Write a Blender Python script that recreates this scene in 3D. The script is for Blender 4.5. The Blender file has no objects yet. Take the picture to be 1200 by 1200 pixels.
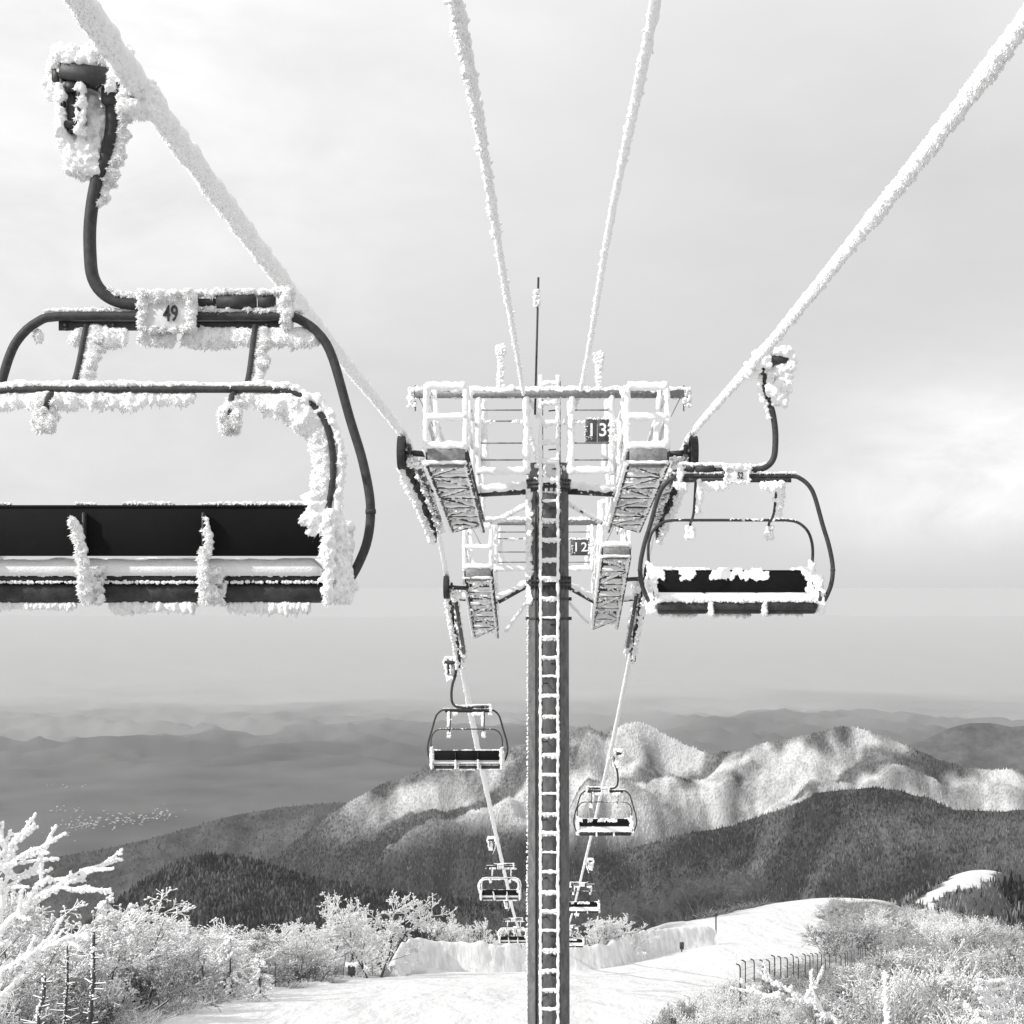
import bpy, math, random
import numpy as np
from mathutils import Vector, noise as mnoise

RNG = np.random.default_rng(7)
random.seed(7)
SC = bpy.context.scene
COL = SC.collection
F = 1800.0
HX, HY = 635.0, 690.0


def at(px, py, d):
    """the point the photograph shows at pixel px, py, standing d metres down the lift line"""
    return np.array([(px - HX) * d / F, d, (HY - py) * d / F])


# ------------------------------------------------------------------ materials
def new_mat(name):
    m = bpy.data.materials.new(name)
    m.use_nodes = True
    nt = m.node_tree
    return m, nt, nt.nodes['Principled BSDF']


def grey(v):
    return (v, v, v, 1)


def noisy_mat(name, lo, hi, scale, rough=0.6, metal=0.0, bump=0.0, bscale=None, spec=0.4, coords='Object', squash=None, detail=5):
    m, nt, p = new_mat(name)
    tc = nt.nodes.new('ShaderNodeTexCoord')
    src = tc.outputs[coords]
    if squash:
        mp = nt.nodes.new('ShaderNodeMapping')
        mp.inputs['Scale'].default_value = squash
        nt.links.new(src, mp.inputs['Vector'])
        src = mp.outputs['Vector']
    n = nt.nodes.new('ShaderNodeTexNoise')
    n.inputs['Scale'].default_value = scale
    n.inputs['Detail'].default_value = detail
    n.inputs['Roughness'].default_value = 0.65
    nt.links.new(src, n.inputs['Vector'])
    r = nt.nodes.new('ShaderNodeValToRGB')
    r.color_ramp.elements[0].position = 0.32
    r.color_ramp.elements[1].position = 0.68
    r.color_ramp.elements[0].color = grey(lo)
    r.color_ramp.elements[1].color = grey(hi)
    nt.links.new(n.outputs['Fac'], r.inputs['Fac'])
    nt.links.new(r.outputs['Color'], p.inputs['Base Color'])
    p.inputs['Roughness'].default_value = rough
    p.inputs['Metallic'].default_value = metal
    p.inputs['Specular IOR Level'].default_value = spec
    if bump:
        n2 = nt.nodes.new('ShaderNodeTexNoise')
        n2.inputs['Scale'].default_value = bscale or scale * 4
        n2.inputs['Detail'].default_value = 6
        nt.links.new(src, n2.inputs['Vector'])
        b = nt.nodes.new('ShaderNodeBump')
        b.inputs['Strength'].default_value = 1.0
        b.inputs['Distance'].default_value = bump
        nt.links.new(n2.outputs['Fac'], b.inputs['Height'])
        nt.links.new(b.outputs['Normal'], p.inputs['Normal'])
    return m


M = {}
M['rime'] = noisy_mat('rime_frost', 0.90, 0.96, 14, rough=0.95, spec=0.08, bump=0.004, bscale=110)
_p = M['rime'].node_tree.nodes['Principled BSDF']
_p.inputs['Subsurface Weight'].default_value = 0.0
_p.inputs['Subsurface Radius'].default_value = (1.0, 1.0, 1.0)
_p.inputs['Subsurface Scale'].default_value = 0.035
M['snow'] = noisy_mat('packed_snow', 0.76, 0.86, 0.35, rough=0.85, spec=0.2, bump=0.06, bscale=2.2)
M['tube'] = noisy_mat('grey_painted_tube', 0.028, 0.062, 26, rough=0.6, spec=0.35, bump=0.0012, bscale=120, detail=9)
M['steel'] = noisy_mat('galvanised_steel', 0.16, 0.30, 18, rough=0.55, metal=0.2, bump=0.001, bscale=90)
M['dark_steel'] = noisy_mat('dark_steel', 0.02, 0.055, 14, rough=0.5, spec=0.45, bump=0.001, bscale=80)
M['mast'] = noisy_mat('mast_paint', 0.085, 0.19, 11, rough=0.75, spec=0.2, bump=0.004, bscale=60, squash=(1, 1, 0.5), detail=9)
M['black'] = noisy_mat('black_backrest', 0.008, 0.012, 2.5, rough=0.85, spec=0.12, bump=0.0004, bscale=200)
M['cushion'] = noisy_mat('dark_cushion', 0.03, 0.075, 16, rough=0.75, spec=0.25, bump=0.002, bscale=70)
M['rubber'] = noisy_mat('black_rubber', 0.02, 0.05, 20, rough=0.7, spec=0.3)
M['plate'] = noisy_mat('white_plate', 0.72, 0.82, 20, rough=0.5)
M['sign'] = noisy_mat('dark_sign', 0.05, 0.085, 22, rough=0.5)
M['ink'] = noisy_mat('number_ink', 0.02, 0.03, 10, rough=0.6)
M['white_ink'] = noisy_mat('number_white', 0.8, 0.86, 10, rough=0.6)
M['bark'] = noisy_mat('dark_bark', 0.025, 0.09, 7, rough=0.85, spec=0.2, bump=0.01, bscale=30)
M['bare'] = noisy_mat('bare_twigs', 0.07, 0.22, 0.8, rough=0.9, spec=0.1)
M['twig'] = noisy_mat('rimed_twigs', 0.70, 0.93, 1.1, rough=0.95, spec=0.1, bump=0.01, bscale=25, detail=7)
M['twig_grey'] = noisy_mat('thinly_rimed_twigs', 0.24, 0.66, 1.3, rough=0.95, spec=0.1, detail=7)
M['fence'] = noisy_mat('snow_plastered_net', 0.58, 0.86, 1.6, rough=0.9, spec=0.15, bump=0.05, bscale=5, squash=(1.6, 1.6, 0.22))
M['house_wall'] = noisy_mat('house_wall', 0.22, 0.42, 0.2, rough=0.8)
M['house_roof'] = noisy_mat('snowy_roof', 0.28, 0.5, 0.2, rough=0.9)


def attr_mat(name, lo, hi, scale, squash=(1, 1, 1), spread=0.35):
    """albedo picked by the vertex attribute 'frost' (rime cover, with mountain shade and valley haze painted in), broken up by noise"""
    m, nt, p = new_mat(name)
    a = nt.nodes.new('ShaderNodeAttribute')
    a.attribute_name = 'frost'
    tc = nt.nodes.new('ShaderNodeTexCoord')
    mp = nt.nodes.new('ShaderNodeMapping')
    mp.inputs['Scale'].default_value = squash
    nt.links.new(tc.outputs['Object'], mp.inputs['Vector'])
    n = nt.nodes.new('ShaderNodeTexNoise')
    n.inputs['Scale'].default_value = scale
    n.inputs['Detail'].default_value = 8
    n.inputs['Roughness'].default_value = 0.7
    nt.links.new(mp.outputs['Vector'], n.inputs['Vector'])
    s = nt.nodes.new('ShaderNodeMath'); s.operation = 'SUBTRACT'
    nt.links.new(n.outputs['Fac'], s.inputs[0]); s.inputs[1].default_value = 0.5
    k = nt.nodes.new('ShaderNodeMath'); k.operation = 'MULTIPLY_ADD'
    nt.links.new(s.outputs[0], k.inputs[0]); k.inputs[1].default_value = spread
    nt.links.new(a.outputs['Fac'], k.inputs[2])
    mx = nt.nodes.new('ShaderNodeMix'); mx.data_type = 'RGBA'
    nt.links.new(k.outputs[0], mx.inputs['Factor'])
    mx.inputs['A'].default_value = grey(lo)
    mx.inputs['B'].default_value = grey(hi)
    nt.links.new(mx.outputs['Result'], p.inputs['Base Color'])
    p.inputs['Roughness'].default_value = 0.95
    p.inputs['Specular IOR Level'].default_value = 0.1
    return m


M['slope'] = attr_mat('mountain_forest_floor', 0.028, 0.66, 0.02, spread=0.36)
M['tree_far'] = attr_mat('distant_forest', 0.024, 0.78, 0.05, spread=0.3)
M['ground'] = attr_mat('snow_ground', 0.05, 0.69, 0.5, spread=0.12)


def add_bump(m, layers):
    nt = m.node_tree
    p = nt.nodes['Principled BSDF']
    tc = nt.nodes.new('ShaderNodeTexCoord')
    prev = None
    for scale, dist, squash in layers:
        mp = nt.nodes.new('ShaderNodeMapping')
        mp.inputs['Scale'].default_value = squash
        nt.links.new(tc.outputs['Object'], mp.inputs['Vector'])
        n = nt.nodes.new('ShaderNodeTexNoise')
        n.inputs['Scale'].default_value = scale
        n.inputs['Detail'].default_value = 6
        nt.links.new(mp.outputs['Vector'], n.inputs['Vector'])
        b = nt.nodes.new('ShaderNodeBump')
        b.inputs['Distance'].default_value = dist
        nt.links.new(n.outputs['Fac'], b.inputs['Height'])
        if prev is not None: nt.links.new(prev, b.inputs['Normal'])
        prev = b.outputs['Normal']
    nt.links.new(prev, p.inputs['Normal'])


# groomed snow: long drifts down the run, ski-worn ripples over them
add_bump(M['ground'], [(0.22, 0.8, (1.6, .35, 1)), (1.1, 0.16, (1.4, .3, 1)), (6.0, 0.03, (1, 1, 1))])


# ------------------------------------------------------------------ mesh builder
class MB:
    FUZZ = 0

    def __init__(self):
        self.v, self.f, self.n, self.a = [], {}, 0, []

    def add(self, verts, faces, attr=None):
        verts = np.asarray(verts, float).reshape(-1, 3)
        faces = np.asarray(faces, int)
        self.v.append(verts)
        self.f.setdefault(faces.shape[1], []).append(faces + self.n)
        self.n += len(verts)
        if attr is not None:
            self.a.append(np.broadcast_to(attr, (len(verts),)).astype(float))
        return self

    def mesh(self, name, mat, smooth=True):
        me = bpy.data.meshes.new(name)
        V = np.concatenate(self.v)
        me.vertices.add(len(V))
        me.vertices.foreach_set('co', V.astype(np.float32).ravel())
        loops, starts, tot = [], [], 0
        for k, fs in self.f.items():
            A = np.concatenate(fs)
            loops.append(A.ravel())
            starts.append(tot + np.arange(len(A)) * k)
            tot += A.size
        L = np.concatenate(loops).astype(np.int32)
        S = np.concatenate(starts).astype(np.int32)
        me.loops.add(len(L))
        me.loops.foreach_set('vertex_index', L)
        me.polygons.add(len(S))
        me.polygons.foreach_set('loop_start', S)
        me.update(calc_edges=True)
        me.polygons.foreach_set('use_smooth', np.full(len(S), smooth, bool))
        if self.a:
            at_ = me.attributes.new('frost', 'FLOAT', 'POINT')  # rime cover; on the terrain also painted mountain shade and valley haze
            at_.data.foreach_set('value', np.concatenate(self.a).astype(np.float32))
        me.materials.append(mat)
        me.validate()
        return me

    def build(self, name, mat, parent=None, smooth=True):
        o = bpy.data.objects.new(name, self.mesh(name, mat, smooth))
        COL.objects.link(o)
        if parent is not None:
            o.parent = parent
        return o

    # ---- shapes
    def box(self, c, size, R=None, bevel=0.0):
        c = np.asarray(c, float); h = np.asarray(size, float) / 2
        b = min(bevel, h.min() * 0.9)
        if b <= 0:
            V = np.array([[x, y, z] for x in (-1, 1) for y in (-1, 1) for z in (-1, 1)], float) * h
            fc = np.array([[0, 1, 3, 2], [4, 6, 7, 5], [0, 4, 5, 1], [2, 3, 7, 6], [0, 2, 6, 4], [1, 5, 7, 3]])
            if R is not None: V = V @ np.asarray(R).T
            return self.add(V + c, fc)
        pts, idx = [], {}
        for x in (-1, 1):
            for y in (-1, 1):
                for z in (-1, 1):
                    s = np.array([x, y, z])
                    for ax in range(3):
                        p = s * (h - b); p = p.astype(float); p[ax] = s[ax] * h[ax]
                        idx[(x, y, z, ax)] = len(pts); pts.append(p)
        q, t = [], []
        for ax in range(3):
            u, w = [k for k in range(3) if k != ax]
            for s in (-1, 1):
                ring = []
                for a_, b_ in ((-1, -1), (1, -1), (1, 1), (-1, 1)):
                    k = [0, 0, 0]; k[ax] = s; k[u] = a_; k[w] = b_
                    ring.append(idx[(k[0], k[1], k[2], ax)])
                flip = (s > 0) == (ax == 1)
                q.append(ring[::-1] if flip else ring)
        for ax in range(3):           # edges along ax
            u, w = [k for k in range(3) if k != ax]
            for a_ in (-1, 1):
                for b_ in (-1, 1):
                    k0 = [0, 0, 0]; k0[ax] = -1; k0[u] = a_; k0[w] = b_
                    k1 = list(k0); k1[ax] = 1
                    q.append([idx[(*k0, u)], idx[(*k1, u)], idx[(*k1, w)], idx[(*k0, w)]])
        for x in (-1, 1):
            for y in (-1, 1):
                for z in (-1, 1):
                    t.append([idx[(x, y, z, 0)], idx[(x, y, z, 1)], idx[(x, y, z, 2)]])
        V = np.array(pts)
        # orient outward
        def fix(fs):
            out = []
            for f in fs:
                P = V[f]; nrm = np.cross(P[1] - P[0], P[2] - P[0])
                out.append(f if np.dot(nrm, P.mean(0)) > 0 else f[::-1])
            return np.array(out)
        q, t = fix(q), fix(t)
        if R is not None: V = V @ np.asarray(R).T
        n0 = self.n
        self.add(V + c, q)
        self.f.setdefault(3, []).append(t + n0)
        return self

    def tube(self, path, r, S=10, rough=0.0, freq=8.0, offset=None, cap=True, seed=0.0, lump=None):
        P = np.asarray(path, float)
        N = len(P)
        T = np.gradient(P, axis=0)
        T /= np.linalg.norm(T, axis=1)[:, None] + 1e-12
        ref = np.array([0.13, 0.21, 1.0]) if abs(T[0] @ np.array([0, 0, 1.0])) < 0.9 else np.array([1.0, 0.2, 0.1])
        A = np.zeros_like(P)
        a = np.cross(T[0], ref); a /= np.linalg.norm(a); A[0] = a
        for i in range(1, N):
            a = a - T[i] * (a @ T[i]); a /= np.linalg.norm(a) + 1e-12; A[i] = a
        B = np.cross(T, A)
        th = np.arange(S) * 2 * math.pi / S
        rr = np.broadcast_to(np.asarray(r, float), (N,))[:, None] * np.ones((1, S))
        dirs = A[:, None, :] * np.cos(th)[None, :, None] + B[:, None, :] * np.sin(th)[None, :, None]
        base = P[:, None, :] + dirs * rr[..., None]
        if offset is not None:
            base = base + np.asarray(offset, float)
        if np.any(rough):
            nz = np.array([[mnoise.fractal(Vector(base[i, j] * freq + seed), 0.7, 2.1, 3) for j in range(S)] for i in range(N)])
            rg = np.broadcast_to(np.asarray(rough, float), (N,))[:, None]
            base = base + dirs * (nz * rg)[..., None]
        V = base.reshape(-1, 3)
        i = np.arange(N - 1)[:, None]; j = np.arange(S)[None, :]
        j2 = (j + 1) % S
        q = np.stack([i * S + j, i * S + j2, (i + 1) * S + j2, (i + 1) * S + j], -1).reshape(-1, 4)
        n0 = self.n
        self.add(V, q)
        if cap:
            self.add(np.array([base[0].mean(0), base[-1].mean(0)]), np.zeros((0, 3), int))
            c0, c1 = self.n - 2, self.n - 1
            jj = np.arange(S); j2 = (jj + 1) % S
            t0 = np.stack([np.full(S, c0), n0 + j2, n0 + jj], -1)
            l = n0 + (N - 1) * S
            t1 = np.stack([np.full(S, c1), l + jj, l + j2], -1)
            self.f.setdefault(3, []).extend([t0, t1])
        return self

    def rod(self, a, b, r, S=8):
        return self.tube([a, b], r, S)

    def disc(self, c, axis, r, w, S=24, hub=0.0, groove=0.0):
        """wheel-like turned solid about axis"""
        axis = np.asarray(axis, float); axis /= np.linalg.norm(axis)
        u = np.cross(axis, [0.1, 0.3, 1.0]); u /= np.linalg.norm(u)
        w_ = np.cross(axis, u)
        prof = [(-w / 2, 0.0), (-w / 2, r * 0.35), (-w * 0.22, r * 0.42), (-w * 0.22, r * 0.74), (-w / 2, r * 0.8), (-w / 2, r * 0.96),
                (-w * 0.42, r), (0, r * (1 - groove)), (w * 0.42, r), (w / 2, r * 0.96), (w / 2, r * 0.8), (w * 0.22, r * 0.74), (w * 0.22, r * 0.42), (w / 2, r * 0.35), (w / 2, 0.0)]
        th = np.arange(S) * 2 * math.pi / S
        V = []
        for h, rad in prof:
            V.append(np.asarray(c) + axis * h + rad * (np.cos(th)[:, None] * u + np.sin(th)[:, None] * w_))
        V = np.concatenate(V)
        N = len(prof)
        i = np.arange(N - 1)[:, None]; j = np.arange(S)[None, :]; j2 = (j + 1) % S
        q = np.stack([i * S + j, (i + 1) * S + j, (i + 1) * S + j2, i * S + j2], -1).reshape(-1, 4)
        return self.add(V, q)

    def segs(self, p0, p1, r0, r1, S=3, attr=None):
        """many tapered twigs at once"""
        p0 = np.asarray(p0, float); p1 = np.asarray(p1, float)
        r0 = np.asarray(r0, float); r1 = np.asarray(r1, float)
        d = p1 - p0; d /= np.linalg.norm(d, axis=1)[:, None] + 1e-12
        ref = np.where(np.abs(d[:, 2:3]) > 0.9, np.array([[1.0, 0, 0]]), np.array([[0, 0, 1.0]]))
        a = np.cross(d, ref); a /= np.linalg.norm(a, axis=1)[:, None] + 1e-12
        b = np.cross(d, a)
        th = np.arange(S) * 2 * math.pi / S
        ring = a[:, None] * np.cos(th)[None, :, None] + b[:, None] * np.sin(th)[None, :, None]
        V = np.concatenate([p0[:, None] + ring * r0[:, None, None], p1[:, None] + ring * r1[:, None, None]], 1).reshape(-1, 3)
        n = len(p0); j = np.arange(S); j2 = (j + 1) % S
        q = np.stack([j, j2, S + j2, S + j], -1)[None] + (np.arange(n) * 2 * S)[:, None, None]
        return self.add(V, q.reshape(-1, 4), None if attr is None else np.repeat(attr, 2 * S))

    def plumes(self, p, d, length, width):
        """soft feathers of rime: little lumpy lobes growing from p along d"""
        p = np.asarray(p, float)
        if not len(p): return self
        d = np.asarray(d, float); d = d / (np.linalg.norm(d, axis=1)[:, None] + 1e-12)
        ref = RNG.normal(size=d.shape)
        a = np.cross(d, ref); a /= np.linalg.norm(a, axis=1)[:, None] + 1e-12
        b = np.cross(d, a)
        n = len(p)
        L = np.broadcast_to(np.asarray(length, float), (n,)); W = np.broadcast_to(np.asarray(width, float), (n,))
        pick = RNG.integers(0, len(LOBES), n)
        LV = np.stack(LOBES)[pick]
        V = (p[:, None] + a[:, None] * (LV[..., 0:1] * W[:, None, None]) + b[:, None] * (LV[..., 1:2] * W[:, None, None])
             + d[:, None] * ((LV[..., 2:3] * 0.55 + 0.35) * L[:, None, None]))
        nv = LV.shape[1]
        q = LOBE_F[None] + (np.arange(n) * nv)[:, None, None]
        self.add(V.reshape(-1, 3), q.reshape(-1, 3))
        if MB.FUZZ:
            k = MB.FUZZ
            i = np.repeat(np.arange(n), k)
            th = RNG.uniform(0, 2 * math.pi, n * k); h = RNG.uniform(-.1, .95, n * k)
            rad = np.sqrt(np.clip(1 - ((h - .35) / .6) ** 2, .05, 1))
            o = a[i] * np.cos(th)[:, None] + b[i] * np.sin(th)[:, None]
            c = p[i] + o * (rad * W[i] * .9)[:, None] + d[i] * (h * L[i])[:, None]
            v = o * .8 + d[i] * .7 + RNG.normal(0, .35, (n * k, 3))
            v /= np.linalg.norm(v, axis=1)[:, None]
            ln = (.005 + .22 * L[i]) * RNG.uniform(.5, 1.3, n * k)
            self.segs(c, c + v * ln[:, None], .0022 + .05 * L[i], np.full(n * k, .0006), 3)
        return self


def ico():
    t = (1 + 5 ** .5) / 2
    v = [(-1, t, 0), (1, t, 0), (-1, -t, 0), (1, -t, 0), (0, -1, t), (0, 1, t), (0, -1, -t), (0, 1, -t), (t, 0, -1), (t, 0, 1), (-t, 0, -1), (-t, 0, 1)]
    f = [(0, 11, 5), (0, 5, 1), (0, 1, 7), (0, 7, 10), (0, 10, 11), (1, 5, 9), (5, 11, 4), (11, 10, 2), (10, 7, 6), (7, 1, 8),
         (3, 9, 4), (3, 4, 2), (3, 2, 6), (3, 6, 8), (3, 8, 9), (4, 9, 5), (2, 4, 11), (6, 2, 10), (8, 6, 7), (9, 8, 1)]
    v = [np.array(x) / np.linalg.norm(x) for x in v]
    mid, out = {}, []
    def m(a, b):
        k = (min(a, b), max(a, b))
        if k not in mid:
            p = v[a] + v[b]; v.append(p / np.linalg.norm(p)); mid[k] = len(v) - 1
        return mid[k]
    for a, b, c in f:
        ab, bc, ca = m(a, b), m(b, c), m(c, a)
        out += [(a, ab, ca), (b, bc, ab), (c, ca, bc), (ab, bc, ca)]
    return np.array(v), np.array(out)


_iv, LOBE_F = ico()
LOBES = []
for k in range(10):
    r = 1 + RNG.normal(0, 0.22, len(_iv))
    LOBES.append(_iv * np.clip(r, 0.55, 1.6)[:, None])


def smooth(a, b, v):
    k = np.clip((v - a) / (b - a), 0, 1)
    return k * k * (3 - 2 * k)


def spline(pts, step):
    P = np.asarray(pts, float)
    n = len(P)
    E = np.concatenate([[2 * P[0] - P[1]], P, [2 * P[-1] - P[-2]]])
    out = []
    for i in range(n - 1):
        p0, p1, p2, p3 = E[i], E[i + 1], E[i + 2], E[i + 3]
        k = max(2, int(np.linalg.norm(p2 - p1) / step) + 1)
        t = np.linspace(0, 1, k, endpoint=False)[:, None]
        out.append(0.5 * (2 * p1 + (p2 - p0) * t + (2 * p0 - 5 * p1 + 4 * p2 - p3) * t ** 2 + (3 * p1 - p0 - 3 * p2 + p3) * t ** 3))
    out.append(P[-1:])
    return np.concatenate(out)


def line(a, b, step):
    a, b = np.asarray(a, float), np.asarray(b, float)
    k = max(2, int(np.linalg.norm(b - a) / step) + 1)
    return a + (b - a) * np.linspace(0, 1, k)[:, None]


def fringe(mb, path, r, bias, dens, lmin, lmax, wf=0.42, spread=0.6, keep=None):
    """feathers of rime along a bar, growing mostly towards bias; patches of them come and go"""
    P = np.asarray(path, float)
    seg = np.linalg.norm(np.diff(P, axis=0), axis=1)
    cum = np.concatenate([[0], np.cumsum(seg)])
    n = int(cum[-1] * dens * 1.7)
    if n < 1: return
    s = RNG.random(n) * cum[-1]
    p = np.stack([np.interp(s, cum, P[:, k]) for k in range(3)], 1)
    d = np.asarray(bias, float)[None] + RNG.normal(0, spread, (n, 3))
    d /= np.linalg.norm(d, axis=1)[:, None]
    patch = np.array([mnoise.noise(Vector((x * 5.0 + 3.1, y_ * 5.0, z_ * 5.0))) for x, y_, z_ in p]) * 0.5 + 0.5
    L = lmin + (lmax - lmin) * np.clip(RNG.random(n) ** 1.8 * (0.35 + 1.3 * patch), 0, 1.2)
    if keep is not None:
        ok = patch > keep
        p, d, L = p[ok], d[ok], L[ok]
    mb.plumes(p + d * r * 0.7, d, L, L * wf * .62 + 0.0035)


def mass(mb, c, size, n, l, bias=(0, 0, 0), wf=0.6):
    c = np.asarray(c, float)
    n = int(n * 2.2); l = l * .68
    p = c + (RNG.random((n, 3)) - 0.5) * np.asarray(size)
    d = (p - c) / (np.asarray(size) + 1e-6) + np.asarray(bias) + RNG.normal(0, 0.35, (n, 3))
    L = l * (0.5 + RNG.random(n))
    mb.plumes(p, d, L, L * wf)


# ------------------------------------------------------------------ object helpers
def tag(o, label=None, cat=None, group=None, kind=None):
    if label: o['label'] = label
    if cat: o['category'] = cat
    if group: o['group'] = group
    if kind: o['kind'] = kind
    return o


def empty(name, loc, label=None, cat=None, group=None, rz=0.0):
    o = bpy.data.objects.new(name, None)
    COL.objects.link(o)
    o.location = Vector([float(x) for x in loc])
    o.rotation_euler = (0, 0, rz)
    o.empty_display_size = 0.2
    return tag(o, label, cat, group)


def kids(o):
    return [c for c in bpy.data.objects if c.parent == o]


def copy_tree(o, parent=None, table=None):
    c = o.copy()
    COL.objects.link(c)
    if parent is not None: c.parent = parent
    for ch in (table[o.name] if table and o.name in table else kids(o)):
        copy_tree(ch, c, table)
    return c


def text_mesh(body, size, sx=1.0, depth=0.004):
    cu = bpy.data.curves.new('digits', 'FONT')
    cu.body = body; cu.size = size; cu.extrude = depth
    cu.align_x = 'CENTER'; cu.align_y = 'CENTER'
    cu.offset = size * 0.012
    tmp = bpy.data.objects.new('digits', cu)
    COL.objects.link(tmp)
    dg = bpy.context.evaluated_depsgraph_get()
    dg.update()
    me = bpy.data.meshes.new_from_object(tmp.evaluated_get(dg))
    bpy.data.objects.remove(tmp)
    bpy.data.curves.remove(cu)
    for v in me.vertices:           # stand upright facing -Y
        x, y, z = v.co
        v.co = (x * sx, -z, y)
    return me


def digits(body, size, loc, mat, parent, sx=1.0, rz=0.0):
    me = text_mesh(body, size, sx)
    me.materials.clear(); me.materials.append(mat)
    o = bpy.data.objects.new('number', me)
    COL.objects.link(o)
    o.location = loc; o.rotation_euler = (0, 0, rz)
    o.parent = parent
    return o


def crust(o, voxel, blades=0, wind=(0, 0, 0), lmin=.006, lmax=.02, ymax=None):
    """melt the feathers of one rime mesh into a single crust, then let fine blades grow out of it"""
    md = o.modifiers.new('melt', 'REMESH')
    md.mode = 'VOXEL'
    md.voxel_size = voxel
    md.use_smooth_shade = True
    ms_ = o.modifiers.new('settle', 'SMOOTH')
    ms_.factor = 0.5
    ms_.iterations = 3
    dg = bpy.context.evaluated_depsgraph_get()
    dg.update()
    me = bpy.data.meshes.new_from_object(o.evaluated_get(dg))
    o.modifiers.clear()
    nv, nl, npg = len(me.vertices), len(me.loops), len(me.polygons)
    V = np.empty(nv * 3, np.float32); me.vertices.foreach_get('co', V); V = V.reshape(-1, 3).astype(float)
    N = np.empty(nv * 3, np.float32); me.vertices.foreach_get('normal', N); N = N.reshape(-1, 3).astype(float)
    L = np.empty(nl, np.int32); me.loops.foreach_get('vertex_index', L)
    S = np.empty(npg, np.int32); me.polygons.foreach_get('loop_start', S)
    T = np.diff(np.append(S, nl))
    mb = MB()
    mb.v.append(V); mb.n = nv
    for k in np.unique(T):
        st = S[T == k]
        mb.f.setdefault(int(k), []).append(L[st[:, None] + np.arange(k)[None]])
    if blades:
        pool = np.arange(nv) if ymax is None else np.nonzero(V[:, 1] < ymax)[0]
        w = np.array(wind, float)
        i = RNG.choice(pool, min(blades, len(pool)), replace=False)
        grow_ = np.clip((N[i] @ w) / (np.linalg.norm(w) + 1e-9) * .6 + .55, .12, 1) if np.any(w) else np.ones(len(i))
        d = N[i] * .9 + w * .6 + RNG.normal(0, .35, (len(i), 3))
        d /= np.linalg.norm(d, axis=1)[:, None]
        ln = (lmin + (lmax - lmin) * RNG.random(len(i)) ** 1.5) * grow_
        mb.segs(V[i] - N[i] * .002, V[i] + d * ln[:, None], .0025 + ln * .14, np.full(len(i), .0006), 3)
    old = o.data
    o.data = mb.mesh(old.name, M['rime'])
    bpy.data.meshes.remove(old)
    bpy.data.meshes.remove(me)


# ------------------------------------------------------------------ camera, light, sky
cam = bpy.data.cameras.new('camera')
cam.sensor_width = 36.0
cam.lens = 54.0
cam.shift_x = (600 - HX) / 1200
cam.shift_y = (HY - 600) / 1200
cam.clip_start = 0.1
cam.clip_end = 80000
co = bpy.data.objects.new('camera', cam)
COL.objects.link(co)
co.rotation_euler = (math.radians(90), 0, 0)
SC.camera = co

SUN = np.array([-0.76, -0.42, 0.56]); SUN /= np.linalg.norm(SUN)
sl = bpy.data.lights.new('sun', 'SUN')
sl.energy = 2.9
sl.angle = math.radians(0.6)
sl.color = (1, 0.995, 0.985)
so = bpy.data.objects.new('sun', sl)
COL.objects.link(so)
so.location = (-30, -20, 40)
so.rotation_euler = Vector(SUN).to_track_quat('Z', 'Y').to_euler()

w = bpy.data.worlds.new('World')
SC.world = w
w.use_nodes = True
nt = w.node_tree
bg = nt.nodes['Background']
sky = nt.nodes.new('ShaderNodeTexSky')
sky.sky_type = 'NISHITA'
sky.sun_disc = False
sky.sun_elevation = math.asin(SUN[2])
sky.sun_rotation = math.atan2(SUN[0], SUN[1])
bw = nt.nodes.new('ShaderNodeRGBToBW')
nt.links.new(sky.outputs['Color'], bw.inputs['Color'])
tc = nt.nodes.new('ShaderNodeTexCoord')
nrm = nt.nodes.new('ShaderNodeVectorMath'); nrm.operation = 'NORMALIZE'
nt.links.new(tc.outputs['Generated'], nrm.inputs[0])
sep = nt.nodes.new('ShaderNodeSeparateXYZ')
nt.links.new(nrm.outputs['Vector'], sep.inputs['Vector'])


def mth(op, a, b=None, c=None):
    n = nt.nodes.new('ShaderNodeMath'); n.operation = op
    for i, v in enumerate((a, b, c)):
        if v is None: continue
        if isinstance(v, (int, float)): n.inputs[i].default_value = v
        else: nt.links.new(v, n.inputs[i])
    return n.outputs[0]


def wnoise(scale, detail, rough=0.6, dist=0.0, stretch=(1, 1, 2.2)):
    mp = nt.nodes.new('ShaderNodeMapping')
    mp.inputs['Scale'].default_value = stretch
    nt.links.new(nrm.outputs['Vector'], mp.inputs['Vector'])
    n = nt.nodes.new('ShaderNodeTexNoise')
    n.inputs['Scale'].default_value = scale
    n.inputs['Detail'].default_value = detail
    n.inputs['Roughness'].default_value = rough
    n.inputs['Distortion'].default_value = dist
    nt.links.new(mp.outputs['Vector'], n.inputs['Vector'])
    return n.outputs['Fac']


n_soft = wnoise(3.0, 4)
n_fine = wnoise(9.0, 6, 0.6, 0.4)
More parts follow.
